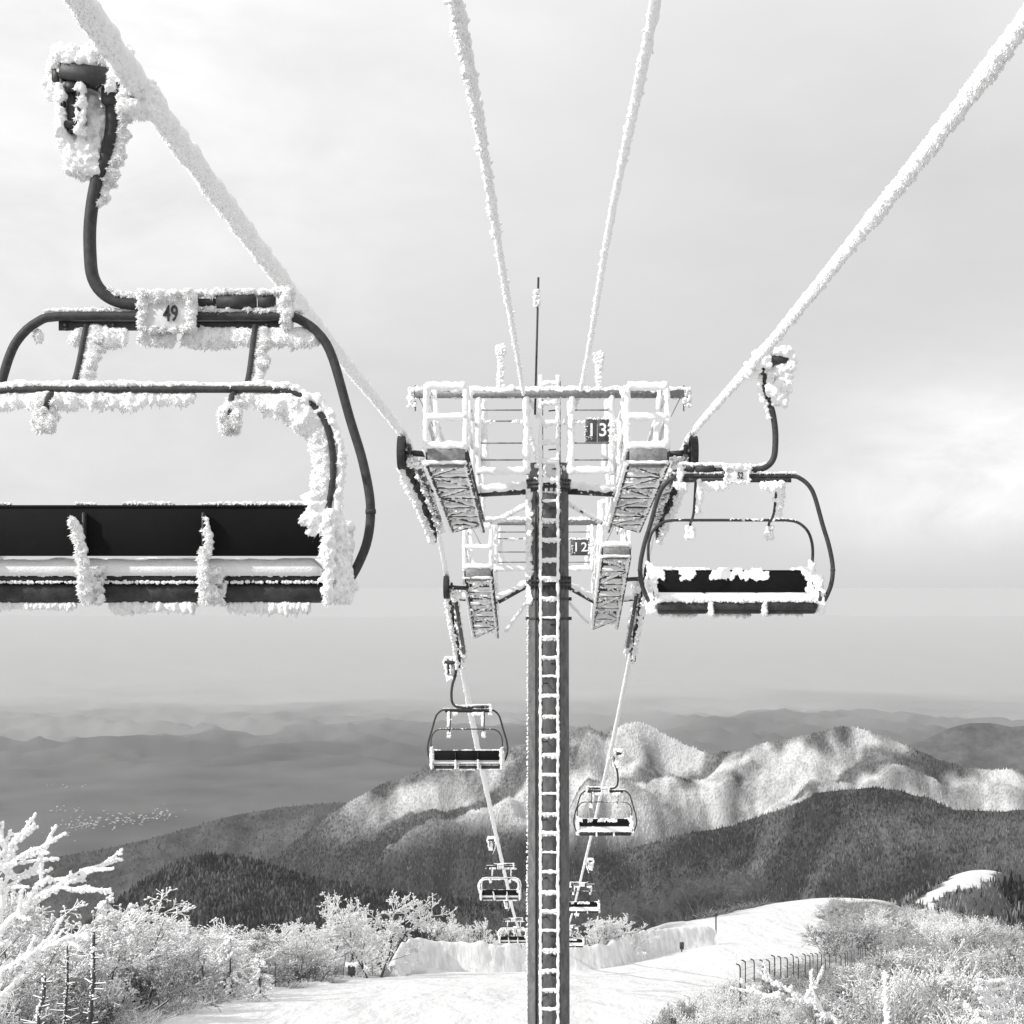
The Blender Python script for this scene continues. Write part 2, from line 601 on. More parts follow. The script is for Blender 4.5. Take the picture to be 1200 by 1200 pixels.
# cloud deck brightness by height above the horizon, its edge made uneven by the cloud noise
elev = mth('ADD', sep.outputs['Z'], mth('MULTIPLY', mth('SUBTRACT', n_soft, 0.5), 0.10))
fac = mth('MULTIPLY_ADD', elev, 1.0, 0.2)
ramp = nt.nodes.new('ShaderNodeValToRGB')
cr = ramp.color_ramp
cr.interpolation = 'B_SPLINE'
stops = [(-0.20, .30), (-0.14, .45), (-0.09, .56), (-0.05, .575), (0.0, .575), (0.05, .58), (0.12, .585), (0.2, .63), (0.30, .70), (0.42, .80), (0.8, .88)]
while len(cr.elements) < len(stops): cr.elements.new(0.5)
for e, (x, v) in zip(cr.elements, stops):
    e.position = x + 0.2; e.color = grey(v)
nt.links.new(fac, ramp.inputs['Fac'])
base = mth('MULTIPLY', ramp.outputs['Color'], 1.0)


def glow(px, py, tight, amt, src):
    """a brighter bank of cloud in the direction px, py"""
    v = at(px, py, 1.0); v = v / np.linalg.norm(v)
    d = nt.nodes.new('ShaderNodeVectorMath'); d.operation = 'DOT_PRODUCT'
    nt.links.new(nrm.outputs['Vector'], d.inputs[0]); d.inputs[1].default_value = v
    one = mth('SUBTRACT', 1.0, d.outputs['Value'])
    g = mth('EXPONENT', mth('MULTIPLY', one, -tight))
    return mth('ADD', src, mth('MULTIPLY', mth('MULTIPLY', mth('MULTIPLY', g, amt), lift), mth('MULTIPLY_ADD', n_fine, 2.4, -0.35)))


lift = nt.nodes.new('ShaderNodeMapRange')          # clouds thin out into plain mist at the horizon
lift.interpolation_type = 'SMOOTHSTEP'
lift.inputs['From Min'].default_value = 0.0
lift.inputs['From Max'].default_value = 0.055
nt.links.new(sep.outputs['Z'], lift.inputs['Value'])
lift = lift.outputs['Result']
val = mth('ADD', base, mth('MULTIPLY', mth('MULTIPLY', mth('SUBTRACT', n_soft, 0.5), 0.12), lift))
val = glow(1100, 585, 190.0, 0.20, val)
val = glow(1180, 565, 420.0, 0.16, val)
val = glow(760, 260, 45.0, -0.035, val)
val = glow(0, 20, 22.0, 0.15, val)
val = glow(1120, 290, 60.0, -0.05, val)
val = mth('ADD', val, mth('MULTIPLY', mth('MULTIPLY', mth('SUBTRACT', n_fine, 0.5), 0.035), lift))
# thick cloud over a clear NISHITA sky: the cloud hides most of it
cloud10 = mth('MULTIPLY', val, 10.0)
mixw = nt.nodes.new('ShaderNodeMix'); mixw.data_type = 'FLOAT'
mixw.inputs['Factor'].default_value = 0.93
nt.links.new(bw.outputs['Val'], mixw.inputs['A'])
nt.links.new(cloud10, mixw.inputs['B'])
nt.links.new(mixw.outputs['Result'], bg.inputs['Color'])
bg.inputs['Strength'].default_value = 0.1

SC.view_settings.view_transform = 'Standard'
SC.view_settings.look = 'None'
SC.view_settings.exposure = 0.3
SC.view_settings.gamma = 1.0
SC.render.engine = 'CYCLES'
SC.cycles.use_denoising = True
SC.cycles.max_bounces = 12
SC.cycles.diffuse_bounces = 10
SC.cycles.volume_bounces = 1

# ------------------------------------------------------------------ terrain
AX_Y = [-60, 0, 26, 60, 100, 125, 142, 160, 250, 300, 350, 420, 500, 540, 700, 1000, 1300, 1900]
AX_Z = [2, -4.5, -9.5, -16.2, -25.4, -31.2, -34.6, -38, -51.4, -64, -76, -84.5, -91.5, -101, -170, -340, -560, -1000]
AX_X = [0, 0, 0, 0, 0, 5, 11, 18, 48, 66, 84, 108, 143, 158, 215, 330, 430, 600]


def fbm(x, y, s, oct_=4, seed=0.0):
    out = np.empty(x.shape)
    fx, fy = x.ravel() / s, y.ravel() / s
    out = np.array([mnoise.fractal(Vector((a, b, seed)), 0.8, 2.0, oct_) for a, b in zip(fx, fy)])
    return out.reshape(x.shape)


def ground_z(x, y):
    x = np.asarray(x, float); y = np.asarray(y, float)
    z = np.interp(y, AX_Y, AX_Z)
    dx = x - np.interp(y, AX_Y, AX_X)
    wl = np.interp(y, [0, 110, 250, 300, 420, 500], [14, 14, 10, 6, 5, 9])
    wr = np.interp(y, [0, 60, 120, 200, 250, 420], [20, 26, 29, 16, 7, 5])
    sl_ = np.interp(y, [0, 60, 90, 140, 300], [0.16, 0.24, 0.34, 0.6, 0.7])
    sr = np.interp(y, [0, 100, 200, 300], [0.25, 0.4, 0.55, 0.75])
    tl = np.maximum(0, -dx - wl); tr = np.maximum(0, dx - wr)
    z = z - sl_ * (np.sqrt(tl ** 2 + 64) - 8) - sr * (np.sqrt(tr ** 2 + 100) - 10)
    z = z - (.011 + .012 * smooth(380, 450, y)) * np.clip(dx, -14, 14) ** 2 * smooth(150, 240, y)
    z = z + 1.7 * smooth(3, 18, x) * smooth(90, 138, y) * (1 - smooth(225, 290, y))
    return z


def piste(x, y):
    """1 on the groomed run, 0 off it"""
    dx = np.asarray(x) - np.interp(y, AX_Y, AX_X)
    wob = np.sin(np.asarray(y) * .085) * 1.6 + np.sin(np.asarray(y) * .21 + 1.0) * .8 + np.sin(np.asarray(x) * .6) * .5
    lo = np.interp(y, [0, 120, 150, 250, 390, 430, 470, 510, 560], [-12.5, -12.5, -9, -9, -2.5, -4, -8, -7, -4]) + np.where(np.asarray(y) > 140, wob, wob * .3)
    hi = np.interp(y, [0, 45, 60, 80, 105, 120, 150, 200, 250, 300, 390, 430, 470, 510, 560], [3, 3, 6.6, 11, 17.5, 19, 14, 6, 4, -3, .5, 2, 5, 9, 12]) + np.where(np.asarray(y) > 140, wob, wob * .3)
    return (dx > lo) & (dx < hi)


def sheet(T, Y):
    tt, yy = np.meshgrid(T, Y, indexing='ij')
    return tt * np.maximum(yy, 6.0) if False else tt * yy, yy


def grid_faces(nx, ny):
    i = np.arange(nx - 1)[:, None]; j = np.arange(ny - 1)[None, :]
    return np.stack([i * ny + j, (i + 1) * ny + j, (i + 1) * ny + j + 1, i * ny + j + 1], -1).reshape(-1, 4)


VALLEY = -640.0
VREL = 30.0
# the ground: spur with the ski run, then the valley floor out to the horizon
T = np.concatenate([np.linspace(-3, -0.45, 24)[:-1], np.linspace(-0.45, 0.45, 300), np.linspace(0.45, 3, 24)[1:]])
Y = np.concatenate([np.linspace(4, 60, 50)[:-1], np.linspace(60, 560, 300)[:-1], np.geomspace(560, 38000, 300)])
X, YY = sheet(T, Y)
Z = ground_z(X, YY)
fine = fbm(X, YY, 9.0, 4, 1.3)
Z = Z + fine * np.where(piste(X, YY), 0.10, 0.45) * np.clip(YY / 40, 0.3, 1)
vf = VALLEY + fbm(X, YY, 2600.0, 4, 5.0) * VREL
hilly = smooth(4950, 6200, YY)                     # wooded foothills beyond the village, one behind the other
rel = fbm(X + .5 * YY, YY, 900.0, 4, 17.0)
plain = 1 - .9 * smooth(6600, 9500, YY)
vf = vf + hilly * (((0.62 - np.abs(rel)) * 115 + fbm(X, YY, 210.0, 3, 18.0) * 22) * plain - 40)
Z = np.maximum(Z, vf)
fr = np.where(piste(X, YY), 1.0, np.clip(0.55 + fine * 0.5, 0.1, 1))
fr = np.where((YY > 285) & ~piste(X, YY), 0.12, fr)
fr = np.where(Z <= vf + 1, np.clip(0.08 + 0.07 * fbm(X, YY, 420.0, 4, 9.0) * (1 - smooth(5500, 8000, YY)) - .025 * hilly * (1 - smooth(6000, 8500, YY)), 0.0, 0.4) + 0.40 * smooth(4500, 10800, YY + 1500 * fbm(X, YY, 1700.0, 3, 15.0)), fr)  # far valley floor paler with distance: haze brightness painted into the colour
lower = np.clip((-120 - Z) / 60, 0, 1)
fr = np.where((Z < -120) & (Z > vf + 1), fr * (1 - lower) + 0.08 * lower, fr)
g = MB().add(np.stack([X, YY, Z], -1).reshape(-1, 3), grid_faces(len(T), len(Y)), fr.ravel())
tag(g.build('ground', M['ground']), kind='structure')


def ridge(name, crest, D, front, back, depth_f, depth_b, slope_f, slope_b, spur, spur_len, shear, tone_fn, ntrees, th, wander=0.0, nx=260, ny=90, seed=0.0, forest=None, tree_r=0.27):
    cp = np.array(crest, float)
    px = np.linspace(cp[0, 0], cp[-1, 0], nx)
    py = np.interp(px, cp[:, 0], cp[:, 1])
    t = (px - HX) / F
    Dc = D + wander * np.array([mnoise.fractal(Vector((p / 170.0, seed, 0.3)), 0.8, 2, 3) for p in px])
    zc = (HY - py) * Dc / F
    u = np.concatenate([np.linspace(-depth_f, 0, ny), np.linspace(0, depth_b, 14)[1:]])
    yy = Dc[:, None] + u[None, :]
    xx = t[:, None] * yy
    dwn = np.where(u < 0, -u * slope_f, u * slope_b)
    zz = zc[:, None] - dwn[None, :]
    q = xx - shear * (yy - D)
    warp = fbm(xx, yy, spur_len * 1.6, 3, seed + 2.0) * spur_len * 0.55
    ph = (q + warp) / spur_len
    tri = np.abs((ph % 1.0) - 0.5) * 2.0            # 0 in gullies, 1 on spurs
    ph2 = (q + warp * .8) / (spur_len * .29)
    tri2 = np.abs((ph2 % 1.0) - 0.5) * 2.0
    rmp = np.clip(np.abs(u) / (0.35 * depth_f), 0, 1)[None, :] ** 0.8
    zz = zz + (tri - 0.75) * spur * rmp + (tri2 - .6) * spur * .22 * rmp + fbm(xx, yy, spur_len * 0.35, 4, seed + 4.0) * spur * 0.24 * (0.25 + rmp)
    fv = tone_fn(xx, yy, zz, tri, ph % 1.0, -u[None, :] + 0 * xx)
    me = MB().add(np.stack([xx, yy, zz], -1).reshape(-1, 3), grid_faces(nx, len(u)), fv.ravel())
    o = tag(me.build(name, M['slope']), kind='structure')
    if ntrees:
        iu = RNG.random(ntrees) * (ny + 1); ix = RNG.random(ntrees) * (nx - 1.001)
        i0 = ix.astype(int); j0 = np.minimum(iu.astype(int), len(u) - 2)
        fx, fy = ix - i0, iu - j0
        def bil(A):
            return (A[i0, j0] * (1 - fx) * (1 - fy) + A[i0 + 1, j0] * fx * (1 - fy) + A[i0, j0 + 1] * (1 - fx) * fy + A[i0 + 1, j0 + 1] * fx * fy)
        P = np.stack([bil(xx), bil(yy), bil(zz) - 1.0], 1)
        h = th * (0.55 + 0.9 * RNG.random(ntrees))
        Q = P + np.stack([RNG.normal(0, 0.05, ntrees) * h, RNG.normal(0, 0.05, ntrees) * h, h], 1)
        fa = np.clip(bil(fv) + RNG.normal(0, 0.07, ntrees), 0, 1)
        m = MB().segs(P, Q, h * tree_r, h * 0.02, 3, fa)
        tag(m.build('forest', M['tree_far'], smooth=False), forest, 'forest', kind='stuff')
    return o




# the big ridge across the valley: rime-white on top, cloud and flank shade painted
main_crest = [(150, 1060), (250, 1030), (320, 1003), (400, 950), (450, 918), (500, 898), (560, 884), (610, 876), (650, 866), (690, 852), (708, 860), (730, 850), (748, 846), (765, 850),
              (800, 868), (830, 880), (868, 883), (900, 870), (950, 857), (985, 852), (1020, 858), (1060, 870), (1100, 887), (1150, 902), (1200, 905), (1280, 915), (1400, 940)]


def main_frost_shade(x, y, z, tri, fr_, below):
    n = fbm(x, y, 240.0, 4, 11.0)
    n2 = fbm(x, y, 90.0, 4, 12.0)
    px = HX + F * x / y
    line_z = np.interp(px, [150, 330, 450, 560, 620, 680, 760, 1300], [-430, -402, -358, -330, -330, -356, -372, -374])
    f = smooth(-30, 30, z - line_z + n * 40)  # dark below: unrimed forest, with cloud shadow painted into the same colour
    # painted shade: right flank of every spur, away from the sun, made darker
    flank_shade = smooth(0.58, 0.66, fr_ + n2 * 0.10) * (1 - smooth(0.80, 0.92, fr_ + n2 * 0.08))
    f *= 1.0 - 0.78 * flank_shade
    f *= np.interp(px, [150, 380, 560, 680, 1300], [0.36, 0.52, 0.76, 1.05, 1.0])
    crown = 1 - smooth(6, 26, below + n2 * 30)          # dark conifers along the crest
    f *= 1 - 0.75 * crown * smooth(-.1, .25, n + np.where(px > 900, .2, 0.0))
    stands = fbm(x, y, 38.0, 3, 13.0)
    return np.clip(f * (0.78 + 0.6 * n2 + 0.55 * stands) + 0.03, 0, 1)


ridge('mountain_ridge', main_crest, 2350, None, None, 620, 300, 0.62, 0.5, 120, 330, 1.5, main_frost_shade, 300000, 3.6,
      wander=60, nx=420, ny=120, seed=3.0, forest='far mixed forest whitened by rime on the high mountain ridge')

# the darker spur standing in front of it on the right
front_crest = [(560, 1075), (640, 1030), (700, 1002), (760, 988), (860, 968), (920, 945), (960, 933), (1005, 926), (1045, 924), (1085, 934), (1120, 950), (1200, 948), (1300, 965), (1400, 990)]


def dark_frost(x, y, z, tri, fr_, below):
    n = fbm(x, y, 150.0, 4, 31.0)
    return np.clip(0.02 + 0.12 * smooth(0.35, 0.95, tri + n * 0.3) + .07 * fbm(x, y, 34.0, 3, 32.0), 0.005, 1)


ridge('wooded_spur', front_crest, 1650, None, None, 620, 200, 0.60, 0.5, 80, 260, 1.4, dark_frost, 200000, 3.4,
      wander=50, nx=320, ny=100, seed=8.0, forest='dark bare forest covering the lower spur below the rime line')

hill_crest = [(60, 1110), (110, 1075), (150, 1045), (180, 1025), (215, 1008), (245, 1001), (280, 1004), (320, 1016), (380, 1032), (450, 1044), (520, 1050), (580, 1060), (640, 1080), (720, 1110)]


def hill_frost(x, y, z, tri, fr_, below):
    return np.clip(0.015 + 0.03 * fbm(x, y, 90.0, 3, 41.0), 0, 1)


ridge('conifer_hill', hill_crest, 1050, None, None, 330, 130, 0.42, 0.5, 18, 160, 0.5, hill_frost, 80000, 3.3,
      wander=25, nx=220, ny=70, seed=14.0, forest='dark conifer wood on the rounded hill below the lift line', tree_r=0.30)

valley_crest = [(-300, 1020), (-100, 1015), (0, 1012), (60, 1004), (120, 995), (180, 982), (230, 968), (280, 954), (330, 946), (390, 941), (450, 938), (520, 945), (620, 960)]
ridge('valley_hill', valley_crest, 3100, None, None, 700, 400, 0.42, 0.3, 40, 500, 0.6, lambda x, y, z, tri, fr_, below: np.clip(0.06 + 0.05 * fbm(x, y, 200.0, 3, 51.0), 0, 1), 30000, 4.5,
      wander=120, nx=160, ny=60, seed=19.0, forest='hazy dark forest on the valley hill before the village')
right_crest = [(900, 930), (1000, 895), (1060, 876), (1090, 864), (1110, 854), (1135, 847), (1160, 846), (1185, 852), (1210, 850), (1300, 858), (1500, 900)]
ridge('distant_peak', right_crest, 5600, None, None, 900, 500, 0.45, 0.4, 90, 700, 0.6, lambda x, y, z, tri, fr_, below: np.clip(0.05 + 0.05 * tri, 0, 1), 0, 0,
      wander=150, nx=140, ny=50, seed=29.0)
back_crest = [(1010, 1140), (1060, 1100), (1120, 1062), (1160, 1042), (1200, 1028), (1260, 1010), (1330, 1005), (1450, 1020)]
ridge('wooded_knoll', back_crest, 470, None, None, 110, 120, 0.45, 0.4, 7, 40, 0.5, hill_frost, 9000, 4.0,
      wander=8, nx=120, ny=40, seed=33.0, forest='dark leafless wood on the knoll right of the far snow patch', tree_r=0.16)

# ------------------------------------------------------------------ haze
hz = MB().box((0, 18500, (-1000 + 8) / 2), (64000, 40000, 1008))
ho = hz.build('haze', M['snow'], smooth=False)
hm = bpy.data.materials.new('valley_haze')
hm.use_nodes = True
hn = hm.node_tree
hn.nodes.remove(hn.nodes['Principled BSDF'])
pv = hn.nodes.new('ShaderNodeVolumePrincipled')
pv.inputs['Color'].default_value = grey(0.75)
pv.inputs['Density'].default_value = 0.000039
hn.links.new(pv.outputs['Volume'], hn.nodes['Material Output'].inputs['Volume'])
ho.data.materials.clear(); ho.data.materials.append(hm)
tag(ho, 'pale haze filling the valley air', 'haze', kind='stuff')

# ------------------------------------------------------------------ ropes
PR = np.array([(2.5, 3.05), (5, 2.83), (8, 2.62), (13.4, 2.47), (16.6, 2.42), (22.8, 2.36), (24.5, 2.24), (27, 1.93), (30, 1.38), (33, 0.55), (35, -0.12), (37.5, -1.03),
               (40, -1.95), (51, -5.5), (72, -11.8), (80.5, -14.3), (104, -21.2), (110.5, -23.1), (136, -30.1), (141, -31.4), (175, -41)])
_ps = spline(np.stack([PR[:, 0], PR[:, 1], 0 * PR[:, 0]], 1), 0.1)


def rope_z(d):
    return np.interp(d, _ps[:, 0], _ps[:, 1])


XL, XR = -2.09, 2.26


def rope(x, label, r, fine_to):
    mb = MB()
    d = np.concatenate([np.arange(2.5, fine_to, 0.03), np.arange(fine_to, 60, 0.12), np.arange(60, 175, 0.5)])
    P = np.stack([np.full(len(d), x), d, rope_z(d)], 1)
    rr = np.interp(d, [0, 20, 23, 30, 45, 175], [r, r * 0.95, r * 0.8, r * 0.8, r * 1.35, r * 1.7])
    mb.tube(P, rr, 18, rough=rr * 0.3, freq=9.0, seed=x)
    for d0, d1, dens in ((2.5, 14, 260), (14, 24, 150), (37, 75, 22)):
        k = (d >= d0) & (d <= d1)
        fringe(mb, P[k] + [0, 0, -0.02], r * 0.75, (-0.5, -0.1, -0.75), dens, 0.012, 0.042, 0.7, 0.55)
        fringe(mb, P[k], r * 0.8, (0.2, -0.2, 0.5), dens * 0.4, 0.01, 0.025, 0.6, 0.8)
    o = mb.build('haul_rope', M['rime'])
    crust(o, .012, 30000, (-.5, -.1, -.6), .005, .020, 26)
    tag(o, label, 'rope')
    return o


rope(XL, 'thick rime-coated haul rope on the left, carrying the chair numbered 49', 0.062, 24)
rope(XR, 'thick rime-coated haul rope on the right, carrying the chair numbered 52', 0.046, 22)


def comm(pts, label, r):
    P = spline(pts, 0.05)
    mb = MB()
    rr = np.full(len(P), r)
    mb.tube(P, rr, 14, rough=r * 0.38, freq=9.0, seed=pts[0][0])
    fringe(mb, P, r * 0.8, (-0.3, -0.2, -0.2), 70, 0.01, 0.04, 0.5, 0.8)
    o = mb.build('cable', M['rime'])
    crust(o, .007, 9000, (-.4, -.2, -.3), .004, .013)
    tag(o, label, 'cable')


comm([at(520, -90, 4.2), at(535, 0, 5.0), at(565, 160, 7.2), at(590, 320, 11.5), at(606, 412, 18.0), at(614, 462, 24.9)],
     'thin rime-coated overhead cable left of the tower antenna', 0.023)
comm([at(790, -90, 7.4), at(769, 0, 8.3), at(745, 118, 10.1), at(714, 268, 14.5), at(692, 400, 20.5), at(681, 458, 24.9)],
     'thin rime-coated overhead cable right of the tower antenna', 0.031)

# ------------------------------------------------------------------ chairs
CX = 0.157


def make_chair(heavy):
    """a triple chair; local x across, +y the way the riders face, rope passes through the origin"""
    root = empty('lift_chair', (0, 0, 0))
    k = 1.0 if heavy else 0.45
    gm = 1.0 if heavy else 0.4
    py_ = -.065 if heavy else .065
    WB = (-0.35, -0.35, -0.75)
    # hanger
    hp = spline([(-.150, 0, -.09), (-.152, 0, -.22), (-.18, 0, -.36), (-.232, 0, -.51), (-.262, 0, -.71), (-.262, 0, -.89), (-.247, 0, -1.0), (-.2, 0, -1.075), (-.12, 0, -1.122), (0, 0, -1.138), (.12, 0, -1.14), (.29, 0, -1.14)], 0.03)
    h = MB().tube(hp, 0.033, 16).build('hanger', M['tube'], root)
    rm = MB()
    up = hp[(hp[:, 2] > -0.62)]
    fringe(rm, up + [0.03, 0.01, 0], 0.02, (0.8, 0.2, -0.4), 150 * k, 0.015, 0.06, 0.45, 0.4)
    low = hp[hp[:, 2] < -1.1]
    fringe(rm, low + [0, 0, 0.025], 0.02, (0, 0, 1), 260, 0.012, 0.035, 0.7, 0.4)
    rm.build('rime', M['rime'], h)
    # grip: slanted body, roller, spring casing, clevis, jaw towards the rope
    g = MB()
    a = math.radians(-8)
    R = np.array([[math.cos(a), 0, -math.sin(a)], [0, 1, 0], [math.sin(a), 0, math.cos(a)]])
    g.box((-.27, 0, .035), (.25, .22, .09), R, 0.012)
    g.box((-.15, 0, -.03), (.09, .10, .16), None, 0.012)
    g.rod((-.40, 0, .03), (-.44, 0, .03), 0.075, 20)
    g.rod((-.44, 0, .03), (-.455, 0, .03), 0.055, 20)
    g.box((-.385, -.05, -.12), (.022, .09, .26), None, 0.006)
    g.box((-.295, -.05, -.12), (.022, .09, .26), None, 0.006)
    g.box((-.34, -.07, -.225), (.10, .05, .035), None, 0.006)
    g.rod((-.34, -.09, -.03), (-.34, 0.03, -.03), 0.03, 14)
    g.rod((-.34, -.05, -.06), (-.34, -.05, -.26), 0.026, 14)
    g.box((-.06, 0, .01), (.13, .16, .07), None, 0.015)
    g.rod((-.16, -.05, .0), (.0, -.06, -.10), 0.012, 8)
    gr = g.build('grip', M['dark_steel'], root)
    rg = MB()
    mass(rg, (-.27, .02, .13), (.32, .22, .06), int(230 * gm), .055, (0, 0, .3))
    mass(rg, (-.12, .03, .06), (.14, .2, .16), int(130 * gm), .06)
    mass(rg, (-.02, .02, -.06), (.13, .18, .13), int(120 * gm), .055, (.2, 0, -.3))
    mass(rg, (-.43, .03, .02), (.06, .16, .16), int(90 * gm), .05, (-.5, 0, 0))
    mass(rg, (-.34, .05, -.15), (.15, .06, .34), int(150 * gm), .06, (0, .2, -.3))
    mass(rg, (-.39, -.06, -.14), (.03, .06, .26), 60, .035, (-.3, -.3, 0))
    mass(rg, (-.29, -.06, -.15), (.03, .06, .26), 60, .03, (.2, -.3, 0))
    mass(rg, (-.30, .02, -.36), (.14, .1, .16), int(110 * gm), .06, (0, 0, -.8))
    mass(rg, (-.21, .05, -.2), (.08, .05, .3), int(60 * gm), .05, (0, .2, -.6))
    rg.build('rime', M['rime'], gr)
    # number plate in the middle of the top bar
    p = MB().box((CX + .0, py_, -1.19), (.235, .03, .17), None, 0.008).build('number_plate', M['plate'], root)
    rp = MB()
    mass(rp, (CX, py_ * .8, -1.105), (.27, .10, .03), 130, .03, (0, 0, .6))
    mass(rp, (CX - .125, py_, -1.19), (.03, .06, .17), int(60 * gm), .025)
    mass(rp, (CX + .125, py_, -1.19), (.03, .06, .17), int(60 * gm), .025)
    mass(rp, (CX - .03, py_ * 1.3, -1.125), (.16, .012, .03), 30, .018)
    mass(rp, (CX, py_, -1.275), (.22, .05, .02), 40, .02)
    rp.build('rime', M['rime'], p)
    # damper on the far side of the plate
    dmp = MB()
    dmp.rod((.29, 0, -1.13), (.41, 0, -1.13), 0.022, 12)
    dmp.rod((.40, 0, -1.13), (.60, 0, -1.125), 0.04, 16)
    dmp.rod((.615, 0, -1.125), (.70, 0, -1.125), 0.036, 6)
    dmp.box((.74, 0, -1.165), (.012, .09, .17), None, 0.003)
    dm = dmp.build('damper', M['tube'], root)
    rd = MB()
    fringe(rd, line((.3, 0, -1.095), (.76, 0, -1.09), 0.05), .02, (0, .1, 1), 330, .015, .04, .6, .4)
    mass(rd, (.765, 0, -1.16), (.03, .1, .17), 90, .035)
    fringe(rd, line((.3, 0, -1.165), (.76, 0, -1.165), 0.05), .01, (0, 0, 0), 160, .012, .03, .6, .6)
    rd.build('rime', M['rime'], dm)
    # outer bail
    half = [(.0, -1.2), (.3, -1.2), (.60, -1.203), (.69, -1.228), (.778, -1.30), (.844, -1.42), (.933, -1.733), (1.0, -1.956), (1.04, -2.178), (1.027, -2.356), (.978, -2.49), (.916, -2.6)]
    pts = [(CX - x, 0, z) for x, z in half[:0:-1]] + [(CX + x, 0, z) for x, z in half]
    bp_ = spline(pts, 0.04)
    bail = MB().tube(bp_, 0.0245, 14)
    bail.box((CX, .02, -1.247), (1.18, .008, .05), None, 0.002)
    for xb in (-.55, -.3, -.14, .14, .3, .5):
        bail.rod((CX + xb, .012, -1.262), (CX + xb, .034, -1.262), .011, 6)
        bail.rod((CX + xb, -.004, -1.247), (CX + xb, .03, -1.247), .008, 6)
    for q_ in (12, -13):
        c_ = bp_[q_]; t_ = bp_[q_ + 1] - bp_[q_ - 1]; t_ = t_ / np.linalg.norm(t_)
        bail.tube([c_ - t_ * .012, c_ + t_ * .012], .028, 14)
    bl = bail.build('bail_frame', M['tube'], root)
    rb = MB()
    fringe(rb, line((CX - .7, 0.02, -1.27), (CX + .75, .02, -1.27), .05), .012, (-.15, 0, -1), 620 * k, .02, .10, .34, .22, keep=0.38 if heavy else 0.45)
    fringe(rb, line((CX - .66, 0.02, -1.18), (CX + .7, .02, -1.18), .05), .012, (0, .3, 1), 200 * k, .01, .03, .6, .4, keep=0.4)
    rb.build('rime', M['rime'], bl)
    # lever arms from the bail back to the hoop
    for s in (-1, 1):
        ap = spline([(CX + s * .44, .0, -1.25), (CX + s * .44, -.2, -1.56), (CX + s * .44, -.42, -1.655), (CX + s * .44, -.60, -1.69), (CX + s * .445, -.66, -1.79)], 0.03)
        ar = MB().tube(ap, 0.0145, 10).build('lever_arm', M['tube'], root)
        ra = MB()
        fringe(ra, ap[: len(ap) // 2] + [.02 * (1 if heavy else -1), .02, 0], .01, (.9 if heavy else -.9, .3, -.2), 200 * (1 if heavy else 1.6), .015, .075, .4, .35)
        mass(ra, (CX + s * .445, -.62, -1.78), (.07, .07, .13), 40, .042, (0, 0, -.9))
        ra.build('rime', M['rime'], ar)
    # hoop above the backrest
    hh = [(.0, -1.654), (.4, -1.654), (.638, -1.656), (.763, -1.685), (.864, -1.777), (.912, -1.92), (.915, -2.085), (.886, -2.27), (.876, -2.5)]
    ys = lambda z: -.55 + max(0, (-1.654 - z)) * 0.06
    pts = [(CX - x, ys(z), z) for x, z in hh[:0:-1]] + [(CX + x, ys(z), z) for x, z in hh]
    hpth = spline(pts, 0.03)
    hoop = MB().tube(hpth, 0.0165, 12).build('hoop', M['tube'], root)
    rh = MB()
    if heavy:
        top = hpth[hpth[:, 2] > -1.70]
        fringe(rh, top + [0, .01, -.015], .012, (-.2, .3, -1), 260, .02, .085, .4, .35, keep=.3)
        fringe(rh, top + [0, .01, .012], .01, (0, .2, 1), 330, .012, .032, .7, .4)
        for s in (-1, 1):
            side = hpth[(hpth[:, 2] <= -1.66) & ((hpth[:, 0] - CX) * s > 0) & (hpth[:, 2] > -2.3)]
            fringe(rh, side + [-.02, .02, -.01], .012, (-.75, .2, -.55), 1100, .03, .12, .4, .22)
            fringe(rh, side + [.02, .01, .0], .01, (.9, .1, .1), 300, .015, .05, .5, .4)
    else:
        for s in (-1, 1):
            side = hpth[((hpth[:, 0] - CX) * s > 0) & (hpth[:, 2] < -2.12)]
            fringe(rh, side, .012, (0, .2, .1), 400, .02, .06, .5, .8)
        mid_ = hpth[(hpth[:, 2] > -1.67)]
        fringe(rh, mid_, .01, (0, .3, .6), 90, .01, .025, .6, .5, keep=.5)
    rh.build('rime', M['rime'], hoop)
    # backrest
    b = MB().box((CX, -.50, -2.342), (1.76, .035, .236), None, 0.006)
    b.box((CX, -.50, -2.219), (1.77, .045, .014), None, 0.004)
    br = b.build('backrest', M['black'], root)
    rbk = MB()
    fringe(rbk, line((CX - .88, -.5, -2.21), (CX + .88, -.5, -2.21), .1), .004, (0, .3, 1), 170 * (1 if heavy else 1.6), .006, .02 if heavy else .035, .8, .4, keep=.35)
    n = 240
    q = np.stack([CX + (RNG.random(n) - .5) * 1.74, np.full(n, -.478), -2.235 - RNG.random(n) ** 2 * .075], 1)
    pk = np.array([mnoise.noise(Vector((x * 4.2, 7.7, 0))) for x in q[:, 0]]) > 0.02
    q = q[pk]
    rbk.plumes(q, np.tile([0, 1.0, 0], (len(q), 1)), .012, .03)
    rbk.build('rime', M['rime'], br)
    # seat: three bays of cushion on a rail, snow lying on top
    st = MB()
    cs = np.array([-.585, 0, .585])
    for c in cs:
        st.box((CX + c, -.19, -2.570), (.52, .52, .032), None, 0.012)
        st.box((CX + c, -.19, -2.642), (.53, .50, .095), None, 0.02)
    st.box((CX, .075, -2.60), (1.72, .05, .10), None, 0.018)
    se = st.build('seat', M['cushion'], root)
    sn = MB()
    xs = np.linspace(CX - .87, CX + .87, 90); ysn = np.linspace(-.475, .10, 26)
    gx, gy = np.meshgrid(xs, ysn, indexing='ij')
    top = -2.475 + fbm(gx, gy, .16, 3, 3.0 if heavy else 4.0) * .014 - .05 * smooth(-.05, .1, gy) - .06 * smooth(.80, .87, np.abs(gx - CX))
